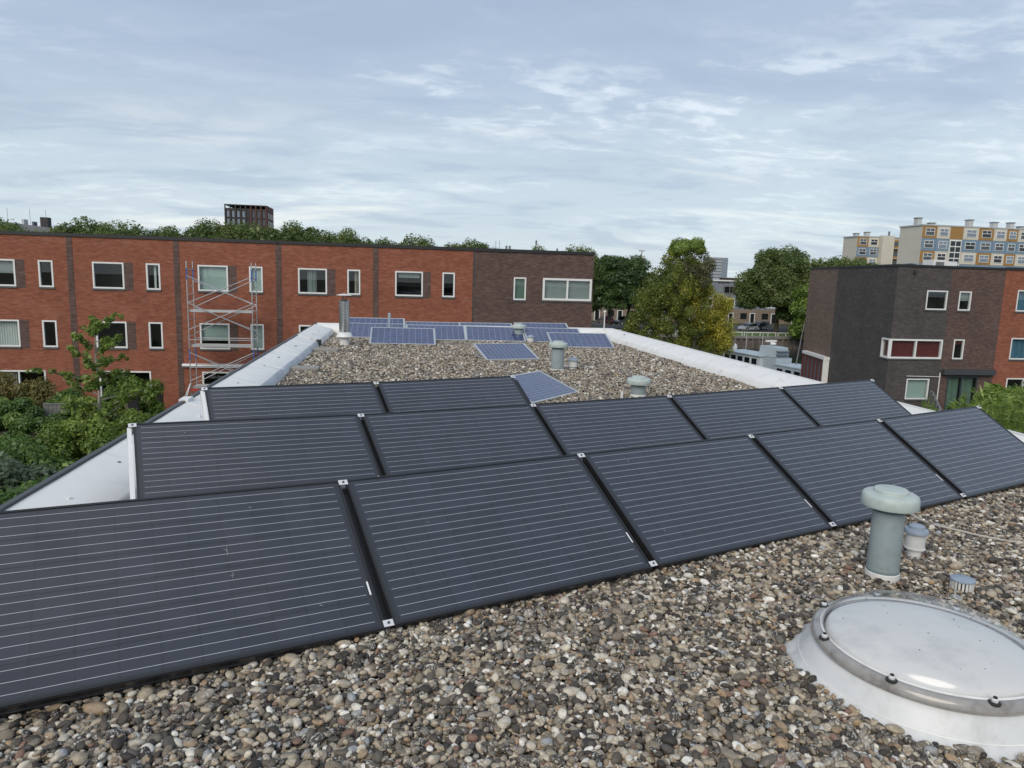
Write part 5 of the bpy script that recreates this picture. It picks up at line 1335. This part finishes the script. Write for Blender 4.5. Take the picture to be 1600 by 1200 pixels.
def car(label, loc, rz, mat, name='parked_car', boxy=False):
    t = thing(name, label, 'car', loc, rz, 'cars parked on the far street')
    Lc, Wc = 4.0, 1.72
    low = [(-1.98, .30), (-2.0, .55), (-1.95, .85), (-1.80, .95), (.85, .95), (1.75, .80), (1.97, .62), (2.0, .35), (1.9, .25), (-1.9, .25)]
    def loft(prof, w0, w1, mb, zsplit):
        n_ = len(prof)
        L2 = [(x, -(w0 if z < zsplit else w1) / 2, z) for x, z in prof]; R2 = [(x, (w0 if z < zsplit else w1) / 2, z) for x, z in prof]
        for k in range(n_):
            k2 = (k + 1) % n_; mb.face([L2[k], L2[k2], R2[k2], R2[k]])
        mb.face(L2[::-1]); mb.face(R2)
    mb = MB(); loft(low, Wc, Wc - .12, mb, .9)
    roof = [(-1.78, .94), (-1.62, 1.42), (-1.3, 1.50), (.05, 1.50), (.35, 1.42), (1.05, .94)] if not boxy else [(-1.92, .94), (-1.85, 1.62), (-1.6, 1.68), (.25, 1.66), (.5, 1.55), (1.1, .94)]
    loft(roof, Wc - .12, Wc - .42, mb, 1.2)
    bo = mb.build('body', M[mat], t)
    for s in (-1, 1):
        a, b_ = s * (Wc - .12) / 2 + s * .004, s * (Wc - .42) / 2 + s * .004
        zt_ = 1.40 if not boxy else 1.55
        def yy(z): f = (z - .94) / (1.2 - .94); return a if z < 1.0 else b_ + s * .02
        q = [(-1.6, .99), (.92, .99), (.28, zt_), (-1.5, zt_)]
        mb = MB(); pts_ = [(x, s * ((Wc - .12) / 2 - (z - .94) * .15 / .5 + .012 * (1 if z < 1 else .6)) if False else (a if z < 1 else b_), z) for x, z in q]
        mb.face(pts_ if s < 0 else pts_[::-1]); mb.build('side_window', M['dark_glass'], t)
        for x in (-1.25, 1.25):
            mb = MB(); mb.tube((x, s * (Wc / 2 - .20), .31), (x, s * (Wc / 2 + .012), .31), .31, n=18); wh = mb.build('wheel', M['tyre'], t)
            mb = MB(); mb.tube((x, s * (Wc / 2 + .013), .31), (x, s * (Wc / 2 + .02), .31), .19, n=14); mb.build('rim', M['alu'], wh)
        mb = MB(); mb.box((1.86, s * .62 - .14, .60), (1.99, s * .62 + .14, .72)); mb.build('headlight', M['lamp_lens'], t)
        mb = MB(); mb.box((-2.005, s * .66 - .10, .70), (-1.94, s * .66 + .10, .88)); mb.build('tail_light', M['red_car'], t)
    mb = MB(); w_ = (Wc - .5) / 2; mb.face([(1.02, -w_ - .08, .99), (1.02, w_ + .08, .99), (.42, w_, 1.41 if not boxy else 1.5), (.42, -w_, 1.41 if not boxy else 1.5)]); mb.build('windscreen', M['dark_glass'], t)
    return t
car('silver hatchback parked on the far quay road', (65.9, 126.2, QZ + .006), R(205), 'silver_car')
car('black van like car parked behind the silver hatchback', (69.8, 129.0, QZ + .006), R(200), 'black_car', boxy=True)
car('dark red car parked beyond the dark end house', (36.0, 121.0, GZ + .006), R(95), 'red_car')
car('dark grey car parked beside the red car', (39.0, 119.2, GZ + .006), R(200), 'dark_car')
def boat():
    t = thing('moored_boat', 'large blue grey motor vessel moored behind the white parapet', 'boat', (39.5, 69.5, WZ), R(10.5)); t.scale = (.76, .72, .95)
    # local: y along the keel (bow away from the camera is negative), z up from the water
    def hull_sec(y, w, zb): return [(-w, y, .0), (-w * 1.06, y, zb), (w * 1.06, y, zb), (w, y, .0)]
    secs = [hull_sec(-15, .5, 2.1), hull_sec(-13, 1.8, 1.8), hull_sec(-9, 2.5, 1.55), hull_sec(8, 2.5, 1.5), hull_sec(12, 2.2, 1.6)]
    mb = MB()
    for a, c in zip(secs, secs[1:]):
        for k in range(3): mb.face([a[k], c[k], c[k + 1], a[k + 1]])
    mb.face(secs[0]); mb.face(secs[-1][::-1]); mb.build('hull', M['boat_dark'], t)
    # rear cabin (far end)
    def cabin(name, x, y0, y1, z0_, z1_, mat, over=.18):
        mb = MB(); mb.prism([(-x, y0), (x, y0), (x, y1), (-x, y1)], z0_, z1_); c = mb.build(name, M[mat], t)
        mb = MB(); mb.box((-x - over, y0 - over, z1_), (x + over, y1 + over, z1_ + .10)); mb.build('cabin_roof', M['boat_grey'], c)
        return c
    cabin('saloon', 1.95, .6, 9.6, 1.5, 3.35, 'boat_pale')
    for k in range(5):
        y = 1.25 + k * 1.65
        mb = MB(); mb.box((-1.975, y, 2.25), (-1.952, y + 1.15, 3.05)); mb.build('window', M['dark_glass'], t)
    mb = MB(); mb.box((-.6, .585, 2.3), (.4, .598, 2.95)); mb.build('window', M['dark_glass'], t)
    mb = MB(); mb.extrude([(-1.2, 0, 3.45), (1.2, 0, 3.45), (1.0, 0, 4.55), (-1.0, 0, 4.55)], ((0, -1.6, 0), (0, 1.9, 0))); mb.build('funnel', M['boat_grey'], t)
    for k in range(4):
        mb = MB(); mb.box((-1.0, -2.0 + .0, 3.0 + k * .36), (1.0, -1.62, 3.12 + k * .36)); mb.build('louvre', M['boat_dark'], t)
    mb = MB(); mb.box((-1.3, -2.2, 1.5), (1.3, .5, 3.4)); mb.build('engine_casing', M['boat_grey'], t)
    cabin('fore_cabin', 1.9, -10.5, -2.4, 1.5, 2.75, 'boat_grey', .08)
    for k in range(4):
        y = -9.6 + k * 1.75
        mb = MB(); mb.box((-1.925, y, 1.85), (-1.902, y + 1.15, 2.45)); mb.build('window', M['dark_glass'], t)
    mb = MB(); mb.box((-2.2, .2, 1.4), (-1.98, 2.0, 2.2)); mb.build('bulwark', M['boat_dark'], t)
    mb = MB(); mb.lathe([(.3, 0), (.42, .25), (.36, .6), (.12, .78), (.001, .8)], (-.3, 9.0, 3.45), n=16); mb.build('radome', M['white_paint'], t)
    mb = MB(); mb.tube((0, .9, 4.55), (0, .9, 5.0), .12, n=8); mb.box((-.9, .78, 5.0), (.9, 1.02, 5.22)); mb.lathe([(.4, 4.72), (.45, 4.85), (.2, 5.0)], (0, .4, 0), n=12); mb.build('radar', M['white_paint'], t)
    mb = MB(); mb.box((-1.6, -13.2, 1.75), (1.6, -10.8, 1.95)); mb.build('foredeck_hatch', M['boat_pale'], t)
    mb = MB(); mb.lathe([(.35, 0), (.38, .25), (.2, .5), (.001, .52)], (.4, -12.4, 1.95), n=12); mb.build('winch', M['black_rubber'], t)
    mb = MB(); mb.tube((.9, -3.6, 2.8), (1.7, -3.6, 7.4), .09, .06, n=8); mb.tube((1.0, -4.4, 6.5), (2.1, -2.8, 6.45), .04, n=6); mb.build('mast', M['wood_grey'], t)
    for y, zz in ((7.0, 5.6), (3.2, 5.8)):
        mb = MB(); mb.tube((.3, y, 3.45), (.3, y, zz), .03, n=5); mb.build('aerial', M['alu_pale'], t)
    return t
boat()

# ================================================================ buildings across the water and far off
def block(name, label, cat, x0, y0, w, d, h, mat, base=QZ):
    t = thing(name, label, cat, (x0, y0, base)); mb = MB(); mb.box((0, 0, 0), (w, d, h)); mb.build('wall', mat, t); return t
t = thing('quay_apartments', 'beige and grey apartment building with white framed windows across the water', 'apartment building', (34, 150, QZ))
mb = MB(); mb.box((0, 0, 0), (74, 11, 3.1)); o = mb.build('wall', M['brick_beige'], t)
mb = MB(); mb.box((0, .01, 3.1), (74, 11, 9.3)); mb.build('upper_wall', M['mid_wall'], t)
mb = MB(); mb.box((-.2, -.3, 9.3), (74.2, 11.2, 9.6)); mb.build('roof', M['white_paint'], t)
for k in range(14):
    x = 1.2 + k * 5.2
    for z0_, z1_ in ((3.5, 5.6), (6.5, 8.4)):
        mb = MB(); mb.box((x, -.12, z0_), (x + 3.0, -.002, z1_)); f_ = mb.build('window', M['white_paint' if z0_ < 5 else 'wood_grey'], t)
        mb = MB(); mb.box((x + .28, -.14, z0_ + .28), (x + 1.42, -.122, z1_ - .28)); mb.box((x + 1.58, -.14, z0_ + .28), (x + 2.72, -.122, z1_ - .28)); mb.build('pane', M['dark_glass'], f_)
    mb = MB(); mb.box((x + 3.2, -1.0, 5.55), (x + 5.0, -.003, 5.75)); mb.box((x + 3.2, -1.0, 5.751), (x + 5.0, -.95, 6.6)); mb.build('balcony', M['pale_wall'], t)
    mb = MB(); mb.box((x + 1.6, -.1, 0.0), (x + 2.9, -.002, 2.35)); dd = mb.build('door', M['white_paint'], t)
    mb = MB(); mb.box((x + 1.8, -.12, 0.05), (x + 2.7, -.101, 2.2)); mb.build('pane', M['dark_glass'], dd)
    mb = MB(); mb.box((x - .6, -.08, 1.0), (x + .9, -.002, 2.3)); mb.build('window', M['dark_glass'], t)
for k in range(4):
    mb = MB(); mb.box((36.2 + k * .7, -.33, 9.05), (36.7 + k * .7, -.301, 9.28)); mb.build('vent_slot', M['black_rubber'], t)

# colourful apartment slabs
def slab(label, x0, y0, wd, depth, top, cols, pattern, rows, base=QZ, rh=2.85, group=None, stairs=None, chim=()):
    t = thing('apartment_slab', label, 'apartment building', (x0, y0, base), 0, group)
    H_ = top - base
    mb = MB(); mb.box((0, .02, 0), (wd, depth, H_)); mb.build('wall', M['apt_endwall'], t)
    mb = MB(); mb.box((-.25, -.2, H_), (wd + .25, depth + .2, H_ + .28)); mb.build('roof', M['alu_grey'], t)
    win = {}
    for i, (a0, a1) in enumerate(zip(cols, cols[1:])):
        for r_ in range(rows):
            zt_ = H_ - .02 - r_ * rh; zb = zt_ - rh
            if stairs is not None and i == stairs and r_ > 0: continue
            c = pattern(i, r_)
            mb = MB(); mb.box((a0 + .05, -.10 - (.03 if c == 'apt_cream' else 0), zb + .05), (a1 - .05, .019, zt_ - .05)); pn = mb.build('facade_panel', M[c], t)
            if stairs is not None and i == stairs: continue
            w_ = a1 - a0; wx0, wx1 = a0 + w_ * .19, a1 - w_ * .17; wz0, wz1 = zb + .62, zt_ - .50
            mb = MB(); mb.box((wx0, -.20, wz0), (wx1, -.132, wz1)); wo = mb.build('window', M['white_paint'], pn)
    # panes joined per floor column would merge windows; each window keeps its own upper lights and lower pane
            wm = (wx0 + wx1) / 2; zm = wz0 + (wz1 - wz0) * .55
            mb = MB(); hh = random.random()
            pm = M['dark_glass'] if hh < .25 else (M['grey_glass'] if hh < .7 else M['pale_glass'])
            mb.box((wx0 + .13, -.222, zm + .09), (wm - .07, -.203, wz1 - .12)); mb.box((wm + .07, -.222, zm + .09), (wx1 - .13, -.203, wz1 - .12)); mb.box((wx0 + .13, -.222, wz0 + .12), (wx1 - .13, -.203, zm - .05))
            mb.build('pane', pm, pn)
    if stairs is not None:
        a0, a1 = cols[stairs], cols[stairs + 1]
        mb = MB(); mb.box((a0 + .15, -.14, 0), (a1 - .15, .018, H_ - rh - .1)); mb.build('stair_frame', M['white_paint'], t)
        nz = int((H_ - rh) / 1.35)
        for k in range(nz):
            z = H_ - rh - .2 - (k + 1) * 1.35
            if z < .2: break
            for m_ in range(2):
                xa = a0 + .35 + m_ * (a1 - a0 - .5) / 2
                mb = MB(); mb.box((xa, -.16, z), (xa + (a1 - a0 - .9) / 2, -.142, z + 1.1)); mb.build('stair_pane', M['dark_glass'], t)
    for x, hh in chim:
        mb = MB(); mb.box((x - .6, 2.0, H_ + .28), (x + .6, 3.2, H_ + .28 + hh)); cc = mb.build('chimney', M['pale_wall'], t)
        mb = MB(); mb.box((x - .75, 1.85, H_ + .285 + hh), (x + .75, 3.35, H_ + .45 + hh)); mb.build('cap', M['slate'], cc)
    # slab joints of the end wall
    for k in range(1, 6):
        y = depth * k / 6; mb = MB(); mb.box((-.025, y - .04, 0), (-.002, y + .04, H_)); mb.build('joint', M['pale_wall'], t)
    for r_ in range(1, rows):
        mb = MB(); mb.box((-.022, 0.03, H_ - r_ * rh - .04), (-.001, depth, H_ - r_ * rh + .04)); mb.build('joint', M['pale_wall'], t)
    return t
c1 = [0, 3.72, 7.25, 10.6, 14.8, 18.75, 22.3, 25.3, 28.6, 32.4, 36, 39.5]
def pat1(i, r_):
    if r_ % 2 == 1: return 'apt_blue'
    k = i + (0 if i < 3 else 1)
    if i == 2: return 'apt_ochre'
    return 'apt_ochre' if k % 2 == (0 if i < 3 else 1) else 'apt_cream'
slab('colourful ochre, blue and cream apartment block with glazed stair tower', 119.6, 150, 39.5, 7.6, 16.5, c1, pat1, 8, stairs=2, chim=((.6, 1.5), (4.2, .5), (14.2, 1.6), (20.9, 1.3), (25.4, 1.4), (28.2, .6)))
c2 = [0, 3.5, 6.9]
slab('smaller colourful apartment block with cream stair tower, farther one', 130.9, 190, 14.2, 6.6, 16.4, c2, lambda i, r_: 'apt_blue' if r_ % 2 else ('apt_ochre' if i == 0 else 'apt_cream'), 8, chim=((1.2, .7), (4.6, 1.2)))
ap2 = [o for o in bpy.data.objects if o.name.startswith('apartment_slab') and o.parent is None][-1]
mb = MB(); mb.box((6.95, -1.6, 0), (10.7, 0.01, 23.9)); mb.build('stair_tower', M['apt_cream'], ap2)
for r_ in range(7):
    mb = MB(); mb.box((11.2, -.12, 23.0 - r_ * 2.85 - 2.6), (14.1, .019, 23.0 - r_ * 2.85 - .1)); pn = mb.build('facade_panel', M['apt_ochre'], ap2)
    mb = MB(); mb.box((11.6, -.2, 23.0 - r_ * 2.85 - 1.9), (13.4, -.122, 23.0 - r_ * 2.85 - .7)); mb.build('window', M['grey_glass'], pn)
    mb = MB(); mb.box((10.75, -1.3, 23.0 - r_ * 2.85 - 2.75), (14.2, -.125, 23.0 - r_ * 2.85 - 2.62)); mb.build('balcony', M['pale_wall'], ap2)
mb = MB(); mb.box((9.4, -.6, 23.9), (9.8, -.2, 25.2)); mb.build('chimney', M['slate'], ap2)

# dark residential tower
t = thing('dark_tower', 'dark brick tower block with pale open crown above the trees', 'tower', (-68.7, 300, GZ))
TW, TD, TH = 16.0, 15.0, 33.0
mb = MB(); mb.box((0, 0, 0), (TW, TD, TH - 1.5)); mb.build('wall', M['tower_brick'], t)
mb = MB(); mb.box((TW + .002, .02, 0), (TW + .12, TD, TH - .1)); mb.build('side_wall', M['tower_red'], t)
mb = MB(); mb.box((0, 0, TH - .35), (TW + .1, TD, TH)); mb.build('roof', M['tower_brick'], t)
for k in range(9):
    x = k * (TW - .45) / 8; mb = MB(); mb.box((x, -.3, 0), (x + .45, -.002, TH - .002)); mb.build('pier', M['tower_red'] if k > 4 else M['tower_brick'], t)
for r_ in range(7):
    z = TH - 4.9 - r_ * 3.1
    mb = MB(); mb.box((.46, -.15, z - .45), (TW - .46, -.003, z - .1)); mb.build('spandrel', M['tower_brick'], t)
    for k in range(8):
        if k == 4: continue
        x = .75 + k * (TW - .45) / 8
        mb = MB(); mb.box((x + .2, -.12, z), (x + 1.05, -.003, z + 2.3)); mb.build('window', M['pale_glass'] if k < 4 else M['grey_glass'], t)
    mb = MB(); mb.box((.5 + 4 * (TW - .45) / 8, -.12, z), (2.2 + 4 * (TW - .45) / 8, -.003, z + 2.4)); mb.build('loggia', M['black_rubber'], t)
    for y in (2.5, 6.0, 9.5, 12.5):
        mb = MB(); mb.box((TW + .125, y, z), (TW + .2, y + 1.2, z + 2.2)); mb.build('window', M['dark_glass'], t)
# pale office tower, far
t = thing('office_tower', 'pale grey office tower far away between the two big trees', 'tower', (317.5, 700, QZ))
mb = MB(); mb.box((0, 0, 0), (13.2, 18, 35.6)); mb.build('wall', M['office'], t)
mb = MB(); mb.box((13.2, .5, 0), (20.0, 18, 35.4)); mb.build('glass_wing', M['pale_glass'], t)
for k in range(11):
    z = 34.2 - k * 3.1; mb = MB(); mb.box((.3, -.1, z - 1.3), (13.0, -.01, z)); mb.build('window_band', M['grey_glass'] if False else M['slate'], t)
    mb = MB(); mb.box((13.25, .3, z - .5), (20.0, .49, z)); mb.build('floor_edge', M['office'], t)
block('far_block', 'small dark flat block on the horizon beside the office tower', 'building', 268, 560, 12, 10, 13.8, M['tower_brick'])
block('far_block', 'pale far building edge between the trees left of the yellowing tree', 'building', 102.6 * .98, 292, 2.6, 6, 19.5, M['pale_wall'])
t = thing('light_mast', 'tall slim light mast above the trees left of the yellowing tree', 'mast', (104.2, 300, QZ))
mb = MB(); mb.tube((0, 0, 0), (0, 0, 21.8), .32, .2, n=8); mb.build('pole', M['wood_grey'], t)
mb = MB(); mb.box((-1.3, -.3, 21.6), (1.3, .3, 22.2)); mb.build('lamp_head', M['pale_wall'], t)
# flat roof with rooftop units, far left
t = thing('far_hall', 'long low grey roof with rooftop units behind the trees at the left', 'building', (-125, 200, GZ))
mb = MB(); mb.box((0, 0, 0), (26.5, 20, 17.7)); mb.extrude([(26.5, 0, 0), (40.0, 0, 0), (40.0, 0, 16.4), (26.5, 0, 17.7)], ((0, 0, 0), (0, 20, 0))); mb.build('wall', M['slate'], t)
for x, w_, hh, m_ in ((32.6, 1.8, 1.9, 'tower_brick'), (28.2, .6, 1.2, 'pale_wall'), (22.0, .5, .9, 'pale_wall'), (30.6, .4, .7, 'slate')):
    mb = MB(); mb.box((x, 4, 16.4), (x + w_, 6, 17.6 + hh)); mb.build('rooftop_unit', M[m_], t)
for x in (24.5, 29.8, 33.6):
    mb = MB(); mb.tube((x, 5, 16.5), (x, 5, 21.5), .04, n=5); mb.build('aerial', M['wood_grey'], t)
t = thing('far_flats', 'pale roofs with chimneys and aerials above the dark end house', 'building', (18.6, 150, GZ))
mb = MB(); mb.box((0, 0, 0), (6.5, 10, 12.6)); mb.box((3.2, .5, 12.6), (5.4, 5, 13.6)); mb.build('wall', M['pale_wall'], t)
for x, hh in ((1.3, 13.5), (1.9, 13.4), (3.6, 14.3), (4.3, 14.3)):
    mb = MB(); mb.box((x, 1, 12.6), (x + .4, 1.5, hh)); mb.build('chimney', M['slate'], t)
for x, hh in ((1.6, 15.3), (2.4, 15.4)):
    mb = MB(); mb.tube((x, 2, 12.6), (x, 2, hh), .05, n=5); mb.build('aerial', M['wood_grey'], t)
for x, top, lab in ((28.6, 9.8, 'lattice aerial mast above the dark end house, taller one'), (33.2, 8.3, 'thin short aerial mast above the dark end house')):
    t = thing('aerial_mast', lab, 'mast', (x, 150, GZ)); mb = MB(); mb.tube((0, 0, 0), (0, 0, top - GZ), .09, .07, n=6); mb.build('pole', M['wood_grey'], t)
    mb = MB(); mb.box((-.18, -.1, top - GZ - 1.0), (.18, .1, top - GZ - .2)); mb.build('antenna_head', M['slate'], t)
